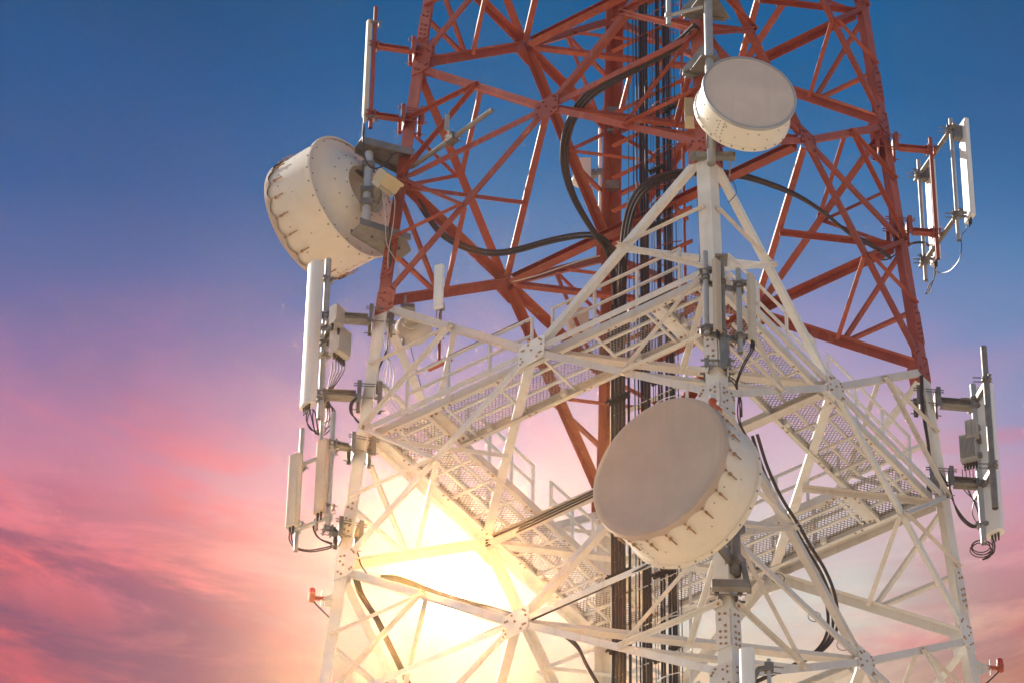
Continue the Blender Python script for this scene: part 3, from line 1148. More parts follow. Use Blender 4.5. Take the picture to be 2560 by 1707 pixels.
# ---------------------------------------------------------------- big drum antennas
def drum(name, centre, face, rad, length, parent_label, skirt_segments=22, back=True, hooks=True, loc=None, wave=0.055, fabric_cone=True):
    """centre = middle of the front disc, face = direction the front looks"""
    fa = unit(face)
    t = thing(name, loc if loc is not None else centre, parent_label, 'drum antenna')
    a, b_ = perp(fa, UP)
    # shroud: slightly flared sheet cylinder with a flanged rim at the back
    m = MB()
    m.lathe(centre - fa * 0.03, -fa, [(rad * 0.985, 0), (rad * 0.992, length * 0.5), (rad, length - 0.05)], 72)
    m.lathe(centre - fa * 0.03, -fa, [(rad * 0.965, 0), (rad * 0.975, length - 0.05)], 72)
    m.lathe(centre - fa * 0.03, -fa, [(rad, length - 0.05), (rad * 1.03, length - 0.045), (rad * 1.035, length - 0.015), (rad * 1.03, length + 0.012), (rad * 0.99, length + 0.014)], 72)
    m.mi = 1
    nb = 26
    for i in range(nb):
        t_ = 2 * math.pi * i / nb
        rd = a * math.cos(t_) + b_ * math.sin(t_)
        m.bolt(centre - fa * (length - 0.002) + rd * rad * 1.032, rd, 0.012, 0.009)
        m.bolt(centre - fa * (0.03 + length * (0.25 if i % 3 else 0.55)) + rd * rad * 0.986, rd, 0.009, 0.008)
    for t_ in (2.55, 5.4):                   # sheet seams
        rd = a * math.cos(t_) + b_ * math.sin(t_)
        tg = np.cross(fa, rd)
        m.mi = 0
        m.obox(centre - fa * (length * 0.5 + 0.03) + rd * rad * 0.993, (fa, tg, rd), (length * 0.46, 0.024, 0.005))
        m.mi = 1
        for j in range(6):
            for k_ in (-1, 1):
                m.bolt(centre - fa * (0.09 + j * length * 0.16) + rd * rad * 0.99 + tg * k_ * 0.034, rd, 0.0075, 0.008)
    m.build('shroud', [SHELL, GALV], t)
    # fabric cover with scalloped skirt
    m = MB()
    if fabric_cone:
        m.lathe(centre, fa, [(rad * 1.012, -0.012), (rad * 1.005, 0.012), (rad * 0.93, 0.022), (rad * 0.915, 0.016), (rad * 0.5, 0.020), (1e-3, 0.022)], 72)
        nseg = skirt_segments * 8
        ring0, ring1 = [], []
        for i in range(nseg):
            t_ = 2 * math.pi * i / nseg
            rd = a * math.cos(t_) + b_ * math.sin(t_)
            ph = (t_ * skirt_segments / (2 * math.pi)) % 1.0
            sag = math.sin(math.pi * ph)
            ln = 0.105 - wave * sag + 0.008 * math.sin(5 * t_ + 1)
            ring0.append(centre + rd * rad * 1.012 - fa * 0.012)
            ring1.append(centre + rd * rad * (1.014 + 0.012 * sag + 0.012 * (ph < 0.2) * math.sin(ph * 15)) - fa * ln)
        m.add(ring0 + ring1, [[i, (i + 1) % nseg, (i + 1) % nseg + nseg, i + nseg] for i in range(nseg)], True)
    else:
        m.lathe(centre, fa, [(rad * 0.965, -0.01), (rad * 0.96, 0.006), (rad * 0.6, 0.012), (1e-3, 0.016)], 72)
    m.build('radome', FABRIC if fabric_cone else FABRIC2, t, 50)
    if not fabric_cone:
        m = MB()
        m.lathe(centre, fa, [(rad * 0.962, 0.0), (rad * 0.965, 0.016), (rad * 1.012, 0.014), (rad * 1.016, -0.03), (rad * 0.98, -0.032)], 72)
        for i in range(20):
            t_ = 2 * math.pi * i / 20
            rd = a * math.cos(t_) + b_ * math.sin(t_)
            m.bolt(centre + rd * rad * 0.99 + fa * 0.012, fa, 0.010, 0.010)
        m.build('rim_ring', PIPE, t)
    if hooks:
        for i in range(skirt_segments):
            t_ = 2 * math.pi * i / skirt_segments
            rd = a * math.cos(t_) + b_ * math.sin(t_)
            m = MB()
            p = centre + rd * (rad * 1.022) - fa * 0.09
            m.ball(p, 0.016, 8)
            m.cyl(p, p - fa * 0.09, 0.004, 5)
            m.cyl(p - fa * 0.09, p - fa * 0.21, 0.009, 6)
            m.obox(p - fa * 0.085, (fa, rd, np.cross(fa, rd)), (0.016, 0.014, 0.014))
            m.build('tension_hook', RUST, t)
    if back:
        c = centre - fa * (length + 0.03)
        m = MB()
        m.lathe(c, -fa, [(rad * 1.02, -0.004), (rad * 0.86, 0.015), (rad * 0.66, 0.105), (rad * 0.655, 0.115), (rad * 0.52, 0.19), (rad * 0.42, 0.235), (rad * 0.395, 0.225), (rad * 0.385, 0.04), (rad * 0.15, 0.0), (1e-3, 0.0)], 72)
        m.mi = 1
        for r_, n_, h_ in ((0.96, 20, 0.004), (0.62, 16, 0.138), (0.455, 12, 0.22)):
            for i in range(n_):
                t_ = 2 * math.pi * (i + 0.3) / n_
                rd = a * math.cos(t_) + b_ * math.sin(t_)
                m.bolt(c + rd * rad * r_ - fa * (h_ - 0.002), -fa, 0.010, 0.010)
        m.build('back_dish', [SHELL, GALV], t, 50)
    return t


# --- drum dish below the middle, fabric front to the left
fa1 = unit((-0.705, -0.70, -0.045))
pd_depth = depth_of(legp('N', 1340))
P1 = at(1838, 1372, pd_depth - 0.12)         # pole beside the near leg
C1 = at(1647, 1166, depth_of(P1) - 0.95)
d1 = drum('drum_dish', C1, fa1, 0.872, 0.66, 'large cream drum dish with tan fabric front, low on the near leg')
m = MB()
pt = rise(P1, 1100)
pb = rise(P1, 1437)
pole_mesh(pb, pt, 0.062, d1, GALV, 'mount_pole')
m.ring(pb + UP * 0.12, UP, 0.06, 0.075, 0.05)
m.ring(pb + UP * 0.22, UP, 0.06, 0.075, 0.03)
cb = C1 - fa1 * 0.72
for z_ in (0.20, -0.28):
    q = V3((pt[0], pt[1], cb[2] + z_))
    m.channel(cb + UP * z_ * 0.7, q, 0.12, 0.06, 0.012, UP, np.cross(UP, unit(q - cb)))
    m.obox(q, (fa1, np.cross(UP, fa1), UP), (0.08, 0.09, 0.05))
m.cyl(cb - UP * 0.3 + fa1 * 0.12, pb + UP * 0.35 + fa1 * 0.10, 0.016, 8)
m.build('mount_arm', GALV, d1)
kc = legk('N', 1482)
leg_clamp('N', kc, RT, d1, GALV, 0.13, 'leg_clamp')
m = MB()
c_ = node('N', kc) + RT * 0.22 - FW * 0.05
m.bar(c_, pb + UP * 0.16 + RT * 0.08, 0.05, 0.09, FW)
m.bar(node('N', kc) - RT * 0.2 - FW * 0.14, c_ - FW * 0.08, 0.09, 0.11)
m.build('mount_bracket', GALV, d1)

# --- smaller drum dish near the top, looking straight out
fa2 = unit((0.05, -1.0, -0.02))
P2 = at(1771, 60, depth_of(legp('N', 60)) - 0.42)
C2 = at(1874, 233, depth_of(legp('N', 233)) - 1.05)
d2 = drum('drum_dish', C2, fa2, 0.585, 0.36, 'cream drum dish with flat grey rimmed face, high on the near leg', hooks=False, fabric_cone=False)
pb, pt = rise(P2, 410), rise(P2, -60)
pole_mesh(pb, pt, 0.055, d2, PIPE, 'mount_pole')
for py, sgn in ((118, 1), (352, 1), (-30, 1)):
    k_ = legk('N', py + 50)
    z_ = rise(P2, py)[2]
    m = MB()
    q = V3((P2[0], P2[1], z_))
    lg = node('N', k_)
    lg = V3((lg[0], lg[1], z_))
    if py != 352:
        for dn in (unit((-1, 1, 0)), unit((1, 1, 0))):
            m.prism([q + UP * 0.10 - dn * 0.05, q + UP * 0.10 + dn * 0.06, q + dn * 0.40 - UP * 0.17, q + dn * 0.40 - UP * 0.23, q + dn * 0.05 - UP * 0.23], np.cross(UP, dn) * 0.012)
        m.prism([q - UP * 0.235 + x_ for x_ in (RT * -0.10 - FW * 0.08, RT * 0.10 - FW * 0.08, RT * 0.30 + FW * 0.32, RT * -0.30 + FW * 0.32)], UP * 0.012)
        m.bar(q + unit((-1, 1, 0)) * 0.40 - UP * 0.22, q + unit((1, 1, 0)) * 0.40 - UP * 0.22, 0.05, 0.07)
    else:
        m.channel(q - UP * 0.16, q + UP * 0.16, 0.11, 0.05, 0.012, RT, -FW)
        m.bar(q - RT * 0.26 - UP * 0.17 + FW * 0.10, q + RT * 0.30 - UP * 0.17 + FW * 0.10, 0.08, 0.08)
        for s_ in (-0.2, 0.24):
            m.cyl(q + RT * s_ - UP * 0.17, q + RT * s_ - UP * 0.17 + FW * 0.5, 0.01, 6)
    m.build('pole_bracket', GALV, d2)
cb = C2 - fa2 * 0.42
m = MB()
q = V3((P2[0], P2[1], cb[2]))
m.channel(cb, q, 0.14, 0.06, 0.012, UP, RT)
m.ring(cb - fa2 * 0.2, -fa2, 0.1, 0.2, 0.05)
m.build('mount_arm', GALV, d2)
rb = thing('radio_box', at(1733, 285, depth_of(P2) + 0.05), 'yellowed square radio box half hidden behind the upper drum dish', 'radio unit')
c = V3(rb.location)
m = MB()
m.obox(c, (RT, FW, UP), (0.105, 0.11, 0.155))
m.obox(c + UP * 0.160, (RT, FW, UP), (0.112, 0.118, 0.006))
m.obox(c - FW * 0.115 - UP * 0.03, (RT, FW, UP), (0.09, 0.006, 0.10))
m.build('case', YELLOW, rb)
m = MB()
m.cyl(c + RT * 0.1, c + RT * 0.25 + FW * 0.05, 0.04, 12)
m.build('connectors', GALV, rb)
# second thin pole and cross pipe at the top
tp = thing('antenna_pole', at(1672, 20, depth_of(P2) + 0.25), 'thin grey pole with a side pipe at the very top, left of the dish pole', 'pole')
a = at(1672, 62, depth_of(P2) + 0.25)
pole_mesh(a, rise(a, -80), 0.032, tp, PIPE)
m = MB()
z_ = rise(a, 40)[2]
p_, q_ = V3((a[0], a[1], z_)), V3((P2[0], P2[1], z_))
m.cyl(p_, q_ - unit(q_ - p_) * 0.06, 0.026, 12)
m.ring(p_ - UP * 0.03, UP, 0.03, 0.05, 0.06)
m.build('cross_pipe', PIPE, tp)

# --- drum dish on the left leg, seen from behind
fa3 = unit((-0.66, 0.75, 0.0))
P3 = at(918, 486, depth_of(legp('L', 486)) - 0.25)
B3 = at(882, 492, depth_of(legp('L', 486)) + 0.16)      # middle of its back rim
C3 = B3 + fa3 * 0.78
d3 = drum('drum_dish', C3, fa3, 0.848, 0.75, 'large cream drum dish seen from behind on the left leg, above the tall white panel', skirt_segments=20)
pb, pt = rise(P3, 584), rise(P3, 384)
pole_mesh(pb, pt, 0.058, d3, PIPE, 'mount_pole')
for py, sg in ((368, 1), (586, -1)):
    q = rise(P3, py)
    lg = node('L', legk('L', py))
    dv = unit((lg - q) * V3((1, 1, 0)))
    sd = np.cross(UP, dv)
    m = MB()
    m.prism([q - dv * 0.16 - sd * 0.12, q - dv * 0.16 + sd * 0.10, q + dv * 0.62 + sd * 0.24, q + dv * 0.66 - sd * 0.05, q + dv * 0.50 - sd * 0.20], UP * 0.014)
    m.bar(q - dv * 0.16 - sd * 0.13 - UP * 0.05 * sg, q + dv * 0.55 - sd * 0.215 - UP * 0.05 * sg, 0.014, 0.11)
    m.bar(q - dv * 0.16 + sd * 0.1 - UP * 0.04 * sg, q + dv * 0.62 + sd * 0.24 - UP * 0.04 * sg, 0.012, 0.09)
    for x_ in (0.1, 0.3, 0.5):
        m.bolt(q + dv * x_ - UP * 0.001, -UP, 0.018, 0.03)
    m.build('pole_bracket', GALV, d3)
m = MB()
cbk = B3 - fa3 * 0.1
for z_, dz_ in ((0.36, 0.24), (-0.28, -0.22)):
    q = V3((P3[0], P3[1], cbk[2] + dz_))
    e = cbk + UP * z_ - fa3 * 0.04
    m.channel(e, q, 0.12, 0.05, 0.010, UP, RT)
    m.obox(q, (RT, FW, UP), (0.085, 0.08, 0.035))
    m.obox(e, (fa3, np.cross(UP, fa3), UP), (0.03, 0.14, 0.05))
m.build('mount_arm', GALV, d3)
m = MB()
rc = at(968, 455, depth_of(P3) - 0.25)
ax_ = unit(RT * 0.55 - FW * 0.55 + UP * 0.55)
ay_ = unit(np.cross(UP, ax_))
az_ = np.cross(ax_, ay_)
t3 = thing('radio_unit', rc, 'yellowed radio unit with ribbed underside behind the left drum dish', 'radio unit')
m.obox(rc, (ax_, ay_, az_), (0.075, 0.14, 0.125))
m.obox(rc + ax_ * 0.078, (ax_, ay_, az_), (0.022, 0.155, 0.14))
m.build('case', YELLOW, t3)
m = MB()
for i in range(11):
    m.obox(rc - ax_ * 0.10 + ay_ * (-0.12 + i * 0.024), (ax_, ay_, az_), (0.03, 0.005, 0.11))
m.build('cooling_fins', BEIGE, t3)
m = MB()
q = rise(P3, 512)
m.cyl(rc - ax_ * 0.12, q + RT * 0.12 + UP * 0.03, 0.045, 10)
m.cyl(q + RT * 0.13, q - RT * 0.02, 0.055, 10)
m.obox(q, (RT, FW, UP), (0.08, 0.08, 0.05))
m.build('mounting', GALV, t3)
loop('coax_cable', [(911, 318, 60.3), (908, 350, 60.2), (910, 384, 60.1), (918, 410, 60.0), (934, 422, 60.0), (952, 418, 60.1), (970, 402, 60.3), (984, 386, 60.5), (1002, 384, 60.8), (1020, 398, 61.0)], 0.012, CABLE,
     'black coax cable looping from the slim antenna across the left dish bracket', n=6)
for px, dxx in ((955, 40), (975, 12)):
    loop('hanging_wire', [(px, 470, 60.0), (px + 8, 540, 59.9), (px - 8 + dxx / 2, 610, 59.8), (px + dxx - 2, 660, 59.8), (px + dxx, 712, 59.8)] if px < 960 else
         [(px, 478, 60.0), (px + 12, 500, 59.9), (px + 8, 560, 59.8), (px - 5, 640, 59.8), (px - 2, 700, 59.8)], 0.006, WIREW, 'pale wire dangling down the left leg from the ribbed radio unit', 'wire', 'wires dangling by the left leg', n=5)

# ---------------------------------------------------------------- slim antenna on a red pole, top left
pd = depth_of(legp('L', 190)) - 0.14
a = foot(926, 321, 190, pd)
b = rise(a, 19)
t4 = thing('slim_antenna', a, 'slim beige panel antenna on a red pole at the upper left', 'antenna')
pole_mesh(a, b, 0.027, t4, RED)
for py in (110, 280):
    leg_arm('L', legk('L', py + 20), a, t4, RED, 0.062)
ab = foot(912, 289, 190, pd - 0.02)
at_ = rise(ab, 56)
panel_body('antenna_body', ab, at_, unit(-RT - FW * 0.5), 0.075, 0.06, t4, BEIGE)
for py in (60, 296):
    bracket(rise(a, py), ab, rise(a, py)[2], t4, GALV, 0.06)
m = MB()
m.cyl(ab, ab - UP * 0.14, 0.03, 10, 0.012)
m.build('connectors', BEIGE, t4)
for s_ in (-1, 1):
    loop('coax_cable', [(909, 305, pd), (909 - s_ * 3, 330, pd), (910 - s_ * 4, 350, pd), (911, 368, pd), (911 + s_, 385, pd)], 0.006, WIREB, 'thin blue-black lead hanging below the slim beige antenna', 'cable', 'leads below the slim antenna', n=5)

# ---------------------------------------------------------------- tall white panel on the left leg
pd = depth_of(legp('L', 880)) - 0.05
a = foot(800, 1046, 880, pd)
b = rise(a, 650)
t5 = thing('sector_antenna', a, 'tall rounded white panel antenna hanging left of the white left leg', 'sector antenna')
pole_mesh(a, b, 0.042, t5, PIPE)
for py in (800, 990):
    leg_arm('L', legk('L', py), a, t5, GALV, 0.10)
ab = foot(767, 1012, 880, pd - 0.10)
at_ = rise(ab, 664)
panel_body('antenna_body', ab, at_, unit(-RT * 0.75 - FW * 0.66), 0.225, 0.13, t5, PLAST, True)
for py in (700, 860, 1000):
    bracket(rise(a, py), ab, rise(a, py)[2], t5, GALV, 0.08)
connectors(ab, unit(-RT * 0.75 - FW * 0.66), 0.2, t5, 4)


def radio(name, c, face, hx, hy, hz, label, mat=RADIO, ports=5, fins=13, parent_pole=None):
    """remote radio box with cooling fins on its face and a row of ports below"""
    fa = unit(V3(face) * V3((1, 1, 0)))
    sd = np.cross(UP, fa)
    t = thing(name, c, label, 'radio unit')
    m = MB()
    m.obox(c, (sd, fa, UP), (hx, hy, hz))
    m.obox(c - UP * (hz + 0.012), (sd, fa, UP), (hx * 1.04, hy * 1.04, 0.012))
    m.obox(c + UP * (hz + 0.006), (sd, fa, UP), (hx * 0.9, hy * 0.9, 0.006))
    m.build('case', mat, t)
    m = MB()
    for i in range(fins):
        x_ = -hx * 0.93 + 2 * hx * 0.93 * i / (fins - 1)
        m.obox(c + sd * x_ + fa * (hy + 0.014), (sd, fa, UP), (0.0035, 0.015, hz * 0.95))
    m.build('cooling_fins', mat, t)
    m = MB()
    for i in range(ports):
        x_ = -hx * 0.75 + 2 * hx * 0.75 * i / max(ports - 1, 1)
        p = c + sd * x_ - UP * (hz + 0.02)
        m.cyl(p, p - UP * 0.055, 0.018, 8)
        m.cyl(p - UP * 0.055, p - UP * 0.10, 0.013, 8)
    m.build('ports', DARK, t)
    if parent_pole is not None:
        q = V3((parent_pole[0], parent_pole[1], c[2]))
        m = MB()
        for z_ in (hz * 0.6, -hz * 0.6):
            m.bar(q + UP * z_, c + UP * z_, 0.07, 0.05)
            m.obox(q + UP * z_, (sd, fa, UP), (0.065, 0.065, 0.028))
        m.build('clamp', GALV, t)
    return t


pq = rise(a, 858)
radio('radio_unit', at(849, 858, pd - 0.05), unit(RT * 0.75 - FW * 0.66), 0.115, 0.07, 0.20, 'cream radio unit with a row of ports behind the tall white panel', parent_pole=pq)
radio('radio_unit', at(840, 792, pd - 0.02), unit(RT * 0.75 - FW * 0.66), 0.075, 0.05, 0.14, 'smaller cream radio box above the radio unit behind the tall panel', ports=2, fins=7, parent_pole=rise(a, 792))
for i in range(5):
    x0 = 832 + i * 7.5
    loop('jumper_cable', [(x0, 903 - i * 2, pd - 0.05), (x0 - 2, 925, pd - 0.05), (x0 - 8 - i * 2, 950, pd - 0.07), (818 + i * 1.5, 985, pd - 0.08), (812 + i * 3, 1020, pd - 0.08)], 0.008, CABLE,
         'short black lead from the cream radio unit down its pole', 'cable', 'leads under the left radio unit', n=5)
for i in range(5):
    random.seed(40 + i)
    j_ = [0, 9, -4, 14, 4][i]
    loop('jumper_cable', [(770 + i * 3.5, 1022, pd - 0.12), (766 + i * 3 + j_, 1048 - j_, pd - 0.12), (778 + i * 2 + j_, 1070 + j_ * 0.6 + i * 3, pd - 0.1), (803 + j_ * 0.5, 1088 - i * 7, pd - 0.08), (828 - j_, 1068 - i * 5, pd - 0.08), (833 - j_, 1032 - i * 3, pd - 0.08), (822 - i * 5, 1004 - i * 2, pd - 0.08), (803, 985, pd - 0.08)],
         0.0085, CABLE, 'black lead looping under the foot of the tall white panel', 'cable', 'loops under the tall left panel', n=6)
for i in range(3):
    loop('jumper_cable', [(892 - i, 994, 58.0), (882 - i * 3, 1008, 57.9), (880 - i * 2, 1030, 57.9), (888 + i, 1046, 57.9), (896 + i, 1056, 57.9)], 0.010, CABLE, 'black lead curling out beside the left leg under the lower arm', 'cable', 'leads curling at the left leg', n=6)

# ---------------------------------------------------------------- two small panels on a frame, lower left
pd = depth_of(legp('L', 1230)) - 0.05
t6 = thing('antenna_mount', at(826, 1326, pd), 'white pipe frame with three uprights on the lower left leg', 'antenna mount')
A1_ = foot(739, 1376, 1230, pd + 0.28)
pole_mesh(A1_, rise(A1_, 1072), 0.030, t6, PIPE)
A2_ = foot(819, 1324, 1230, pd - 0.05)
pole_mesh(A2_, rise(A2_, 1032), 0.034, t6, PIPE)
A3_ = foot(791, 1324, 1230, pd + 0.05)
pole_mesh(A3_, rise(A3_, 1010), 0.026, t6, PIPE)
for py in (1140, 1302):
    m = MB()
    z_ = rise(A2_, py - 10)[2]
    p_, q_ = V3((A1_[0], A1_[1], z_)), V3((A2_[0], A2_[1], z_))
    dv = unit(q_ - p_)
    m.cyl(p_ - dv * 0.05, q_ + dv * 0.05, 0.026, 12)
    for q in (p_, q_):
        m.ring(q - UP * 0.035, UP, 0.03, 0.055, 0.07)
        m.cyl(q - dv * 0.08 + UP * 0.02, q + dv * 0.11 + UP * 0.02, 0.008, 6)
    m.build('cross_pipe', PIPE, t6)
for py in (1122, 1334):
    leg_arm('L', legk('L', py), A2_, t6, GALV, 0.07)
fcl = unit(-RT * 0.52 - FW * 0.85)
for (base, ytop, lab, A_) in ((foot(729, 1314, 1230, pd + 0.20), 1140, 'small beige panel antenna, the farther left one of the lower left frame', A1_),
                             (foot(799, 1278, 1230, pd - 0.10), 1104, 'small beige panel antenna, the one nearer the leg on the lower left frame', A2_)):
    t = thing('panel_antenna', base, lab, 'panel antenna')
    tp_ = rise(base, ytop)
    panel_body('antenna_body', base, tp_, fcl, 0.15, 0.075, t, BEIGE)
    for f_ in (0.1, 0.9):
        bracket(A_, base, base[2] + (tp_ - base)[2] * f_, t, GALV, 0.06)
    connectors(base, fcl, 0.13, t, 2)
for i in range(2):
    loop('jumper_cable', [(724 + i * 5, 1326, pd + 0.2), (724 + i * 6, 1350, pd + 0.2), (740 + i * 3, 1370 - i * 2, pd + 0.1), (775, 1378 - i * 4, pd), (815, 1372 - i * 5, pd - 0.1), (850, 1362 - i * 2, pd - 0.2), (880, 1372, pd - 0.3)], 0.009, CABLE,
         'dark lead swinging from the lower left panels to the leg', 'cable', 'leads of the lower left panels', n=6)
for i in range(2):
    loop('jumper_cable', [(793 + i * 4, 1287, pd - 0.1), (784 + i * 2, 1306, pd - 0.1), (785 + i * 2, 1326, pd - 0.1), (800, 1346, pd - 0.15), (835, 1358 + i * 3, pd - 0.2), (868, 1366 + i * 2, pd - 0.3), (893, 1380, pd - 0.35), (902, 1410, pd - 0.35), (920, 1436, pd - 0.35)], 0.010, CABLE,
         'dark lead curving from the lower left frame round the white leg', 'cable', 'leads round the lower left leg', n=6)

# ---------------------------------------------------------------- two panels on the right, red arms
pd = depth_of(legp('R', 480)) + 0.06
a = foot(2345, 648, 480, pd)
t7 = thing('antenna_mount', a, 'red armed mount with two leaning grey cross pipes on the upper right leg', 'antenna mount')
pole_mesh(a, rise(a, 346), 0.027, t7, RED)
for py in (368, 578):
    leg_arm('R', legk('R', py), a, t7, RED, 0.066)
A1_ = foot(2397, 602, 450, pd - 0.40)
A2_ = foot(2315, 702, 550, pd + 0.34)
pole_mesh(A1_, rise(A1_, 298), 0.028, t7, PIPE)
pole_mesh(A2_, rise(A2_, 400), 0.028, t7, PIPE)
for py in (375, 590):
    m = MB()
    z_ = rise(a, py)[2]
    p_, q_ = V3((A1_[0], A1_[1], z_)), V3((A2_[0], A2_[1], z_))
    dv = unit(q_ - p_)
    m.cyl(p_ - dv * 0.12, q_ + dv * 0.12, 0.034, 12)
    for q in (p_, q_):
        m.ring(q - UP * 0.04, UP, 0.03, 0.055, 0.08)
        for z2 in (0.035, -0.035):
            m.cyl(q - RT * 0.16 + UP * z2, q + RT * 0.1 + UP * z2, 0.008, 6)
        m.obox(q - RT * 0.05, (RT, FW, UP), (0.012, 0.05, 0.06))
    m.build('cross_pipe', GALV, t7)
fcr = unit(-RT * 0.92 - FW * 0.39)
for (base, ytop, lab, A_) in ((foot(2425, 546, 450, pd - 0.42), 310, 'white panel antenna farthest right on the red armed upper right mount', A1_),
                             (foot(2339, 652, 550, pd + 0.32), 412, 'white panel antenna just behind the red pole of the upper right mount', A2_)):
    t = thing('panel_antenna', base, lab, 'panel antenna')
    tp_ = rise(base, ytop)
    panel_body('antenna_body', base, tp_, fcr, 0.21, 0.06, t, PLAST)
    for f_ in (0.04, 0.93):
        bracket(A_, base, base[2] + (tp_ - base)[2] * f_, t, GALV, 0.07)
    connectors(base, fcr, 0.13, t, 2)
    m = MB()
    c = V3((A_[0], A_[1], base[2])) * 0.5 + base * 0.5 + UP * ((tp_ - base)[2] * 0.90)
    m.obox(c, (RT, FW, UP), (0.06, 0.045, 0.11))
    m.build('tilt_bracket', GALV, t)
loop('coax_cable', [(2416, 556, pd - .4), (2415, 574, pd - .4), (2403, 592, pd - .4), (2404, 620, pd - .35), (2398, 650, pd - .2), (2378, 675, pd), (2356, 683, pd + .2), (2342, 678, pd + .3), (2336, 660, pd + .4)], 0.007, WIREB, 'thin lead drooping in a wide curve below the upper right panels', n=5)
for i in range(4):
    loop('coax_cable', [(2334 + i * 2, 664, pd + .4), (2336 + i, 690, pd + .35), (2330 - i * 3, 710 + i * 2, pd + .35), (2322 - i * 3 + (i % 2) * 8, 728 + i * 2, pd + .35), (2312 + i * 3, 736 - (i % 2) * 6, pd + .35)], 0.006, WIREW if i % 2 else WIREB,
         'loose lead end dangling below the upper right mount', 'cable', 'loose ends below the upper right mount', n=5)
for i in range(2):
    loop('coax_cable', [(2195, 648 + i * 3, pd - .1), (2222, 648, pd - .1), (2252, 626, pd - .1), (2275, 610 + i * 2, pd - .1), (2302, 605 + i * 3, pd), (2322, 612 + i * 4, pd + .1), (2338, 630, pd + .3)], 0.010, CABLE,
         'black lead arching from the right leg to the upper right panels', 'cable', 'leads arching to the upper right panels', n=6)

# ---------------------------------------------------------------- tall panel on the right, with radio
pd = depth_of(legp('R', 1100)) + 0.06
a = foot(2460, 1358, 1100, pd)
t8 = thing('sector_antenna', a, 'tall rounded white panel antenna hanging right of the white right leg', 'sector antenna')
pole_mesh(a, rise(a, 962), 0.040, t8, PIPE)
for py in (1006, 1204):
    leg_arm('R', legk('R', py), a, t8, GALV, 0.105)
A1_ = foot(2488, 1269, 1080, pd - 0.44)
pole_mesh(A1_, rise(A1_, 868), 0.042, t8, GALV, 'outer_pole')
for py in (1000, 1215):
    m = MB()
    z_ = rise(a, py)[2]
    p_, q_ = V3((A1_[0], A1_[1], z_)), V3((a[0], a[1], z_))
    dv = unit(q_ - p_)
    m.channel(p_ - dv * 0.08, q_ + dv * 0.22, 0.085, 0.05, 0.008, UP, -np.cross(UP, dv))
    for q in (p_, q_):
        m.ring(q - UP * 0.03, UP, 0.04, 0.058, 0.06)
        for z2 in (0.035, -0.035):
            m.cyl(q - RT * 0.17 + UP * z2, q + RT * 0.08 + UP * z2, 0.008, 6)
    m.build('cross_pipe', GALV, t8)
fc8 = unit(RT * 0.62 + FW * 0.78)
ab = foot(2488, 1332, 1100, pd - 0.02)
tp_ = rise(ab, 972)
panel_body('antenna_body', ab, tp_, fc8, 0.26, 0.15, t8, PLAST, True)
for py in (1018, 1312):
    bracket(rise(a, py), ab, rise(a, py)[2], t8, GALV, 0.08)
connectors(ab, fc8, 0.2, t8, 3)
radio('radio_unit', at(2424, 1124, pd - 0.12), unit(-RT * 0.35 - FW * 0.93), 0.105, 0.085, 0.195, 'grey finned radio unit on the pole of the tall right panel', parent_pole=rise(a, 1124))
radio('radio_unit', at(2430, 1072, pd - 0.02), unit(-RT * 0.35 - FW * 0.93), 0.075, 0.035, 0.13, 'flat grey box just above the finned radio unit on the right', ports=0, fins=3, parent_pole=rise(a, 1072))
random.seed(11)
for i in range(6):
    x0 = 2405 + i * 9
    loop('jumper_cable', [(x0, 1172 - i, pd - 0.12), (x0 + 2, 1195, pd - 0.12), (x0 + random.uniform(-4, 14), 1222, pd - 0.1), (2442 + random.uniform(-14, 14), 1260 + 6 * i, pd - 0.08), (2448 + random.uniform(-10, 10), 1310, pd - 0.06), (2452 + 2 * i, 1345, pd - 0.06)],
         0.007, CABLE if i % 2 else WIREB, 'dark lead from the grey radio unit down the right pole', 'cable', 'leads under the right radio unit', n=5)
for i in range(4):
    rr = 27 - (i % 2) * 4
    loop('cable_coil', [(2452 + rr * math.cos(t_) + (i % 3) * 1.5, 1374 + rr * 0.66 * math.sin(t_) - i * 3.2, pd - 0.12) for t_ in np.linspace(0.3, 2 * math.pi + 0.25, 22)], 0.0075, CABLE,
         'loop of black cable coiled at the foot of the right pole', 'cable', 'coil at the foot of the right pole', n=6, sub=2)
for i in range(2):
    loop('jumper_cable', [(2478 + i * 5, 1346, pd - 0.1), (2482 + i * 5, 1362, pd - 0.1), (2480 + i * 4, 1380, pd - 0.1), (2472, 1392 - i * 3, pd - 0.12), (2456, 1398, pd - 0.12)], 0.011, CABLE, 'black lead from the foot of the tall right panel into the coil', 'cable', 'leads into the right coil', n=6)
for i in range(3):
    loop('jumper_cable', [(2362 + i * 2, 1196, pd - .2), (2372 + i * 3, 1225 + i * 2, pd - .2), (2388 + i * 2, 1262 + i * 8, pd - .2), (2412, 1296 + i * 5, pd - .15), (2436, 1312 + i * 3, pd - .1), (2450, 1300, pd - .08)], 0.009, CABLE if i else WIREB,
         'black lead sagging from the right leg to the lower end of the right pole', 'cable', 'leads sagging to the right pole', n=6)
for i in range(2):
    loop('feeder_cable', [(2301 + i * 5, 938, 60.0), (2303 + i * 4, 990, 59.8), (2308 + i * 4, 1040, 59.6), (2318 + i * 3, 1100, 59.4), (2326 + i * 3, 1150, 59.3), (2352 + i * 4, 1190, 58.9), (2366 + i * 4, 1215, 58.9)], 0.013, CABLE,
         'black cable running down the white right leg', 'cable', 'cables down the right leg', n=6)

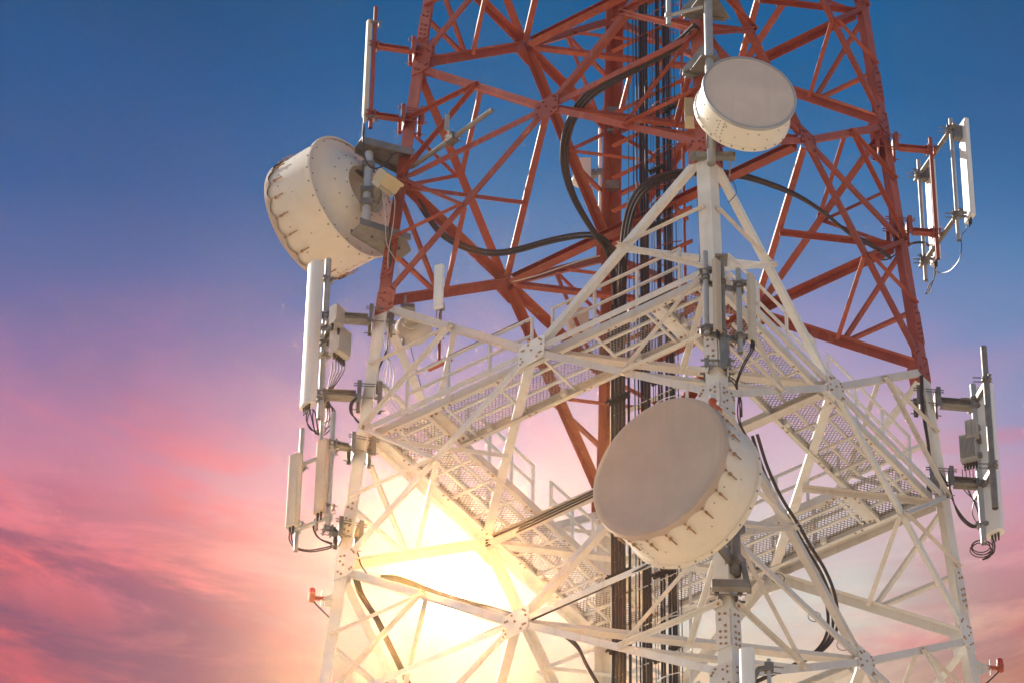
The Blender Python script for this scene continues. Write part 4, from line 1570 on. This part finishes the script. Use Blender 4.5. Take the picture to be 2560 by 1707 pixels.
# ---------------------------------------------------------------- two panels and poles at the near leg
pd = depth_of(legp('N', 760)) - 0.22
t9 = thing('antenna_mount', at(1806, 840, pd), 'three short grey poles on brackets standing out from the near leg', 'antenna mount')
A1_ = foot(1767, 838, 760, pd - 0.10)
pole_mesh(A1_, rise(A1_, 631), 0.034, t9, PIPE)
A2_ = foot(1809, 900, 760, pd + 0.0)
pole_mesh(A2_, rise(A2_, 648), 0.036, t9, GALV)
A3_ = foot(1851, 882, 760, pd + 0.08)
pole_mesh(A3_, rise(A3_, 674), 0.034, t9, PIPE)
for py in (712, 838):
    m = MB()
    z_ = rise(A2_, py)[2]
    p_, q_ = V3((A1_[0], A1_[1], z_)), V3((A3_[0], A3_[1], z_))
    dv = unit(q_ - p_)
    m.bar(p_ - dv * 0.08 + FW * 0.04, q_ + dv * 0.06 + FW * 0.04, 0.03, 0.07)
    for A_ in (A1_, A2_, A3_):
        q = V3((A_[0], A_[1], z_))
        m.ring(q - UP * 0.012, UP, 0.036, 0.052, 0.024)
        m.ring(q + UP * 0.05, UP, 0.036, 0.052, 0.016)
        m.cyl(q - RT * 0.05, q - RT * 0.05 + FW * 0.11, 0.008, 6)
        m.cyl(q + RT * 0.05, q + RT * 0.05 + FW * 0.11, 0.008, 6)
    m.build('cross_bar', GALV, t9)
m = MB()
q = rise(A2_, 648)
m.obox(q + UP * 0.01 + FW * 0.03, (RT, FW, UP), (0.075, 0.10, 0.012))
m.obox(q - UP * 0.03 - RT * 0.06 + FW * 0.05, (RT, FW, UP), (0.008, 0.09, 0.06))
m.build('cap_plate', GALV, t9)
m = MB()
q = rise(A2_, 860)
m.prism([q - RT * 0.06 - FW * 0.06 + UP * 0.05, q + RT * 0.07 - FW * 0.06 + UP * 0.05, q + RT * 0.07 - FW * 0.06 - UP * 0.20, q + RT * 0.02 - FW * 0.06 - UP * 0.42, q - RT * 0.04 - FW * 0.06 - UP * 0.42], FW * 0.012)
m.build('pole_plate', GALV, t9)
leg_clamp('N', legk('N', 912), RT, t9, GALV, 0.14)
fcn = unit(RT * 0.80 - FW * 0.60)
for (base, ytop, lab, A_) in ((foot(1795, 826, 760, pd - 0.16), 655, 'narrow beige panel antenna between the poles right on the near leg', A1_),
                             (foot(1882, 851, 760, pd + 0.06), 691, 'narrow beige panel antenna out to the right of the near leg', A3_)):
    t = thing('panel_antenna', base, lab, 'panel antenna')
    tp_ = rise(base, ytop)
    panel_body('antenna_body', base, tp_, fcn, 0.105, 0.06, t, BEIGE)
    for f_ in (0.06, 0.9):
        bracket(A_, base, base[2] + (tp_ - base)[2] * f_, t, GALV, 0.05)
    connectors(base, fcn, 0.10, t, 2)
for i in range(2):
    loop('jumper_cable', [(1793 + i * 5, 836, pd - .15), (1794 + i * 6, 870, pd - .15), (1795 + i * 8, 915, pd - .2), (1806 + i * 9, 942 - i * 6, pd - .2), (1830 + i * 6, 953 - i * 4, pd - .2), (1840 + i * 2, 968, pd - .2), (1848 + i * 5, 1000, pd - .2), (1853 + i * 2, 1042, pd - .2)], 0.009, CABLE,
         'black lead dropping from the panel on the near leg and bending right', 'cable', 'leads from the panel on the near leg', n=6)
for i in range(2):
    loop('jumper_cable', [(1876 + i * 8, 860, pd + .15), (1876 + i * 6, 876, pd + .12), (1860 + i * 5, 905, pd), (1847 + i * 4, 935, pd - .15), (1840 + i * 3, 962, pd - .2), (1846 + i * 3, 990, pd - .2), (1844 + i * 6, 1030, pd - .2), (1850 + i * 3, 1062, pd - .2), (1875 + i * 2, 1106, pd - .1)], 0.009, CABLE,
         'black lead running down from the panel out to the right of the near leg', 'cable', 'leads from the right hand near panel', n=6)

# ---------------------------------------------------------------- small panel on a red T pole, left of centre
pd = 58.95
a = at(1097, 911, pd)
t10 = thing('panel_antenna', a, 'short white panel antenna on a red T shaped pole above the left walkway', 'panel antenna')
pole_mesh(a, rise(a, 690), 0.020, t10, RED)
ab = at(1095, 768, pd - 0.06)
tp_ = rise(ab, 667)
panel_body('antenna_body', ab, tp_, unit(-RT * 0.35 - FW * 0.94), 0.118, 0.055, t10, PLAST)
for f_ in (0.02, 0.72):
    bracket(rise(a, 700), ab, ab[2] + (tp_ - ab)[2] * f_, t10, GALV, 0.05)
m = MB()
hd = unit(node('N', -.5) - node('L', -.5))
hd = unit(hd * V3((1, 1, 0)))
q = a
m.angle(q - hd * 0.19 - FW * 0.02, q + hd * 0.18 - FW * 0.02, 0.06, 0.008, FW, UP)
m.build('foot_angle', ORANGE, t10)
m = MB()
for py in (810, 835):
    q = rise(a, py)
    m.obox(q, (RT, FW, UP), (0.05, 0.035, 0.02))
    for z2 in (-0.02, 0.02):
        m.cyl(q - RT * 0.06 + UP * z2, q + RT * 0.13 - UP * z2, 0.006, 6)
m.build('clamp', GALV, t10)

# ---------------------------------------------------------------- small dish behind the left leg
c = at(1032, 815, 59.6)
fk = unit((0.25, 0.97, 0.05))
t11 = thing('small_dish', c, 'small round cream dish seen from behind just inside the left leg', 'dish')
m = MB()
m.lathe(c, fk, [(1e-3, -0.06), (0.10, -0.055), (0.17, -0.03), (0.21, 0.0), (0.235, 0.03), (0.24, 0.10), (0.232, 0.10), (0.22, 0.03), (0.0, 0.0)], 40)
m.build('reflector', SHELL, t11)
m = MB()
m.ring(c - fk * 0.075, -fk, 0.10, 0.125, 0.03)
m.obox(c - fk * 0.10, (RT, FW, UP), (0.08, 0.06, 0.035))
m.build('back_mount', BEIGE, t11)
p_ = at(1008, 860, 59.45)
pole_mesh(p_, rise(p_, 740), 0.018, t11, PIPE)
m = MB()
for py in (770, 808):
    q = rise(p_, py)
    m = MB()
    m.obox(q + RT * 0.04, (RT, FW, UP), (0.09, 0.05, 0.03))
    m.build('clamp', GALV, t11)

# ---------------------------------------------------------------- slanted grey pipe with a clamp, upper left
p_ = at(1029, 419, 61.0)
hd2 = unit(RT * 0.70 - FW * 0.714)
lo, hi = 0.5, 2.6
for _ in range(30):
    mm_ = (lo + hi) / 2
    if pix(p_ + hd2 * mm_)[0] < 1231:
        lo = mm_
    else:
        hi = mm_
t12 = thing('mount_pipe', p_, 'grey pipe with a clamp poking out level between the red braces at upper left', 'pipe')
m = MB()
m.cyl(p_, p_ + hd2 * lo, 0.034, 14)
m.build('pipe', GALV, t12)
m = MB()
q = p_ + hd2 * lo * 0.5
m.obox(q, (hd2, np.cross(UP, hd2), UP), (0.07, 0.06, 0.06))
m.cyl(q - RT * 0.12 + UP * 0.03, q + RT * 0.14 - UP * 0.05, 0.008, 6)
m.cyl(q - RT * 0.10 - UP * 0.06, q + RT * 0.14 + UP * 0.04, 0.008, 6)
m.build('clamp', GALV, t12)
m = MB()
q2 = at(1117, 320, depth_of(q))
m.channel(q2 - UP * 0.05, rise(q2, 288), 0.06, 0.04, 0.006, RT, -FW)
m.bar(q2, q, 0.03, 0.03)
m.build('plate', PIPE, t12)

# ---------------------------------------------------------------- units on the far leg
FD = depth_of(legp('F', 430)) - 0.1
a = foot(1500, 600, 430, FD)
t13 = thing('antenna_pole', a, 'thin white pole strapped with grey brackets to the far red leg', 'pole')
pole_mesh(a, rise(a, 322), 0.024, t13, PLAST)
for py in (290, 474, 338):
    q = at(1527, py, depth_of(legp('F', py)) - 0.02)
    m = MB()
    m.channel(q - RT * 0.12 - FW * 0.11, q + RT * 0.115 - FW * 0.11, 0.15 if py != 338 else 0.05, 0.08, 0.01, UP, FW)
    m.bar(q - RT * 0.13 - FW * 0.06, q - RT * 0.13 + FW * 0.2, 0.02, 0.12)
    m.build('leg_clamp', GALV, t13)
c = at(1455, 436, FD)
t14 = thing('radio_antenna', c, 'rounded white radio box with a dome left of the far red leg', 'radio unit')
m = MB()
m.obox(c + UP * 0.06, (RT, FW, UP), (0.125, 0.09, 0.18))
m.obox(c + UP * 0.245, (RT, FW, UP), (0.105, 0.075, 0.012))
m.obox(c - FW * 0.093 + UP * 0.06, (RT, FW, UP), (0.10, 0.006, 0.15))
m.build('case', PLAST, t14)
m = MB()
m.ball(c - UP * 0.13 - RT * 0.02, 0.13, 20, 0.55, -UP)
m.build('dome', PLAST, t14)
m = MB()
q = V3((a[0], a[1], c[2]))
m.cyl(c, q, 0.03, 10)
m.obox(q, (RT, FW, UP), (0.05, 0.05, 0.05))
m.obox(c + RT * 0.16, (RT, FW, UP), (0.03, 0.05, 0.06))
m.build('clamp', GALV, t14)
for i in range(4):
    loop('hanging_wire', [(1476 + i * 2, 470, FD - .05), (1480 + i, 492, FD - .05), (1484 + i * 2, 505 + i * 2, FD - .05), (1496, 512, FD - .05), (1503, 511, FD)], 0.006, WIREW, 'white lead curling under the rounded radio box by the far leg', 'wire', 'white leads at the far leg', n=5)
c = at(1450, 815, depth_of(legp('F', 800)) - 0.2)
t15 = thing('radio_antenna', c, 'pale round backed radio unit behind the left walkway rails near the far leg', 'radio unit')
m = MB()
m.lathe(c, unit((-.5, .8, .2)), [(1e-3, -0.05), (0.14, -0.04), (0.21, 0.0), (0.225, 0.04), (0.21, 0.05)], 32)
m.build('reflector', SHELL, t15)
m = MB()
m.obox(c + RT * 0.02 - FW * 0.08 + UP * 0.05, (RT, FW, UP), (0.10, 0.05, 0.18))
m.build('case', BEIGE, t15)
m = MB()
q = legp('F', 800)
m.cyl(c - FW * 0.02, q - FW * 0.1 - RT * 0.02, 0.025, 10)
m.build('arm', GALV, t15)

# ---------------------------------------------------------------- warning lamps
def lamp(label, foot, head, lens, red_up=True):
    t = thing('warning_lamp', head, label, 'warning lamp')
    foot, head = V3(foot), V3(head)
    q_ = 0.82
    m = MB()
    m.cyl(head - UP * 0.085, head - UP * 0.02, 0.052 * q_, 14)
    m.ball(head - UP * 0.085, 0.052 * q_, 14, 0.8, -UP, True)
    m.cyl(head - UP * 0.025, head, 0.058 * q_, 14)
    m.build('lamp_base', ORANGE, t)
    m = MB()
    m.cyl(head, head + UP * 0.06, 0.050 * q_, 16, caps=False)
    m.ball(head + UP * 0.06, 0.050 * q_, 16, 0.7, UP, True)
    m.build('lens', lens, t)
    dv = unit((foot - head) * V3((1, 1, 0)))
    m = MB()
    e = head - UP * 0.06
    m.bar(e + dv * 0.03, e + dv * 0.16, 0.03, 0.045)
    m.build('lamp_arm', ORANGE, t)
    f = V3((foot[0], foot[1], e[2]))
    m = MB()
    sd = np.cross(UP, dv)
    m.prism([e + dv * 0.15 - UP * 0.03, e + dv * 0.15 + UP * 0.03, f + UP * 0.10, f - UP * 0.13, f - dv * 0.1 - UP * 0.12], sd * 0.012)
    m.bar(e + dv * 0.14 - UP * 0.012, f - UP * 0.012, 0.06, 0.012)
    m.cyl(e + dv * 0.12 - UP * 0.12, e + dv * 0.12 + UP * 0.12, 0.014, 8)
    m.build('bracket', WHITE, t)
    m = MB()
    m.tube([e, e - UP * 0.10 + dv * 0.06, e - UP * 0.28 + dv * 0.22, f - UP * 0.36], 0.010, 6, 4)
    m.build('conduit', DARK, t)
    return t


lg = legp('L', 1486)
lamp('red warning lamp on a short bracket at the lower left leg', lg + RT * 0.02, at(780, 1484, depth_of(lg) - 0.02), LAMP)
lg = legp('R', 1655)
lamp('red warning lamp on a bracket at the bottom right leg', lg - RT * 0.02, at(2500, 1660, depth_of(lg) + 0.02), LAMP)
lg = legp('N', 1010)
lamp('warning lamp with clear glass over an orange cup above the big drum dish', lg + RT * 0.16, at(1781, 1000, depth_of(lg) - 0.35), LAMPC)

# ---------------------------------------------------------------- round topped panel at the bottom of the near leg
lg = legp('N', 1690)
pd = depth_of(lg) - 0.18
ab = foot(1873, 1860, 1690, pd + 0.02)
t16 = thing('sector_antenna', ab, 'rounded white panel top rising from the bottom edge beside the near leg', 'sector antenna')
tp_ = rise(ab, 1626)
panel_body('antenna_body', ab, tp_, unit(-RT * 0.1 - FW * 1.0), 0.165, 0.11, t16, PLAST, True)
a = foot(1928, 1860, 1690, pd + 0.08)
pole_mesh(a, rise(a, 1648), 0.024, t16, PIPE)
m = MB()
q = rise(a, 1668)
m.bar(q, q - RT * 0.12 - UP * 0.02, 0.04, 0.05)
m.bar(q - RT * 0.11 - UP * 0.01, q - RT * 0.19 - UP * 0.22, 0.05, 0.04, FW)
m.obox(q, (RT, FW, UP), (0.05, 0.045, 0.05))
m.cyl(q + UP * 0.03 - RT * 0.05, q + UP * 0.0 + RT * 0.16, 0.008, 6)
m.cyl(q - UP * 0.05 - RT * 0.05, q - UP * 0.08 + RT * 0.13, 0.008, 6)
m.build('tilt_bracket', GALV, t16)
bracket(rise(a, 1800), ab, rise(a, 1800)[2], t16, GALV)

# ---------------------------------------------------------------- loose wires here and there
for i in range(4):
    loop('hanging_wire', [(981 + i * 2, 790, 59.3), (975 - i * 4, 860, 59.2), (960 + i * 8, 930, 59.1), (950 + i * 10, 985, 59.0), (965 + i * 11, 1015, 58.9), (990 + i * 9, 1045, 58.8)], 0.005, WIREW,
         'thin pale wire hanging just inside the white left leg', 'wire', 'wires inside the left leg', n=5)
loop('hanging_wire', [(1018, 770, 60.3), (1020, 830, 60.2), (1032, 890, 60.0), (1048, 950, 59.8), (1062, 1000, 59.6), (1074, 1040, 59.4)], 0.006, WIREB, 'dark wire along the pale brace behind the left handrail', 'wire', n=5)
loop('feeder_cable', [(974, 560, 60.0), (976, 640, 59.9), (974, 720, 59.6), (975, 800, 59.3), (968, 870, 59.2), (945, 930, 59.0), (942, 985, 58.8)], 0.012, CABLE, 'dark cable running down the inner edge of the left leg past the paint change', n=6)
loop('hanging_wire', [(1282, 705, 61.9), (1340, 690, 61.7), (1405, 668, 61.4), (1460, 650, 61.2), (1500, 640, 61.1)], 0.009, WIREW, 'pale cable tied along the red brace towards the far leg', 'wire', n=5)
loop('hanging_wire', [(1746, 440, 57.1), (1744, 500, 56.9), (1748, 570, 56.6), (1750, 640, 56.3), (1745, 660, 56.2)], 0.006, WIREB, 'thin dark wire hanging down the face of the near leg', 'wire', n=5)
loop('hanging_wire', [(1820, 440, 57.0), (1836, 462, 57.0), (1840, 484, 57.0), (1828, 500, 57.0), (1820, 508, 57.0)], 0.006, WIREB, 'short dark wire curl on the white brace right of the near leg', 'wire', n=5)

hdN = unit((node('N', KP) - node('L', KP)) * V3((1, 1, 0)))
hb = node('L', KP) + UP * 0.775 - facenormal('L', 'N') * (G0 + 0.03)
m = MB()
m.tube([hb + hdN * x_ + UP * z_ for x_, z_ in ((1.25, 0.0), (1.5, 0.004), (1.8, 0.0), (2.1, 0.005), (2.35, 0.0), (2.42, -0.06), (2.43, -0.3))], 0.009, 6, 4)
tag(m.build('feeder_cable', CABLE), 'thin black cable tied along the top handrail of the left walkway', 'cable')
for i_, (px_, py_) in enumerate(((1850, 1405), (1945, 1445), (2036, 1540), (2108, 1612))):
    p_ = at(px_, py_, 54.35 - 0.05 * i_)
    m = MB()
    m.tube([p_ + RT * math.cos(t_) * 0.075 + UP * math.sin(t_) * 0.075 for t_ in np.linspace(0, 2 * math.pi, 14)], 0.005, 5, 1)
    tag(m.build('cable_tie', DARK), 'black cable tie round a white brace right of the low drum dish', 'cable tie', 'cable ties on the lower right braces')

# ================================================================== haze added to imitate the glare veil round the low sun
hm = MB()
hm.obox((0, 0, 27.8), (V3((1, 0, 0)), V3((0, 1, 0)), UP), (2000, 2000, 28.8))
HZ = bpy.data.materials.new('glare_haze')
HZ.use_nodes = True
hn = NT(HZ.node_tree)
pv = hn.node('ShaderNodeVolumePrincipled')
pv.inputs['Color'].default_value = (1.0, 0.97, 0.93, 1)
pv.inputs['Density'].default_value = 0.0009
pv.inputs['Anisotropy'].default_value = 0.978
ho = hn.node('ShaderNodeOutputMaterial')
hn.t.links.new(pv.outputs[0], ho.inputs['Volume'])
haze = hm.build('haze', HZ)
haze['kind'] = 'stuff'
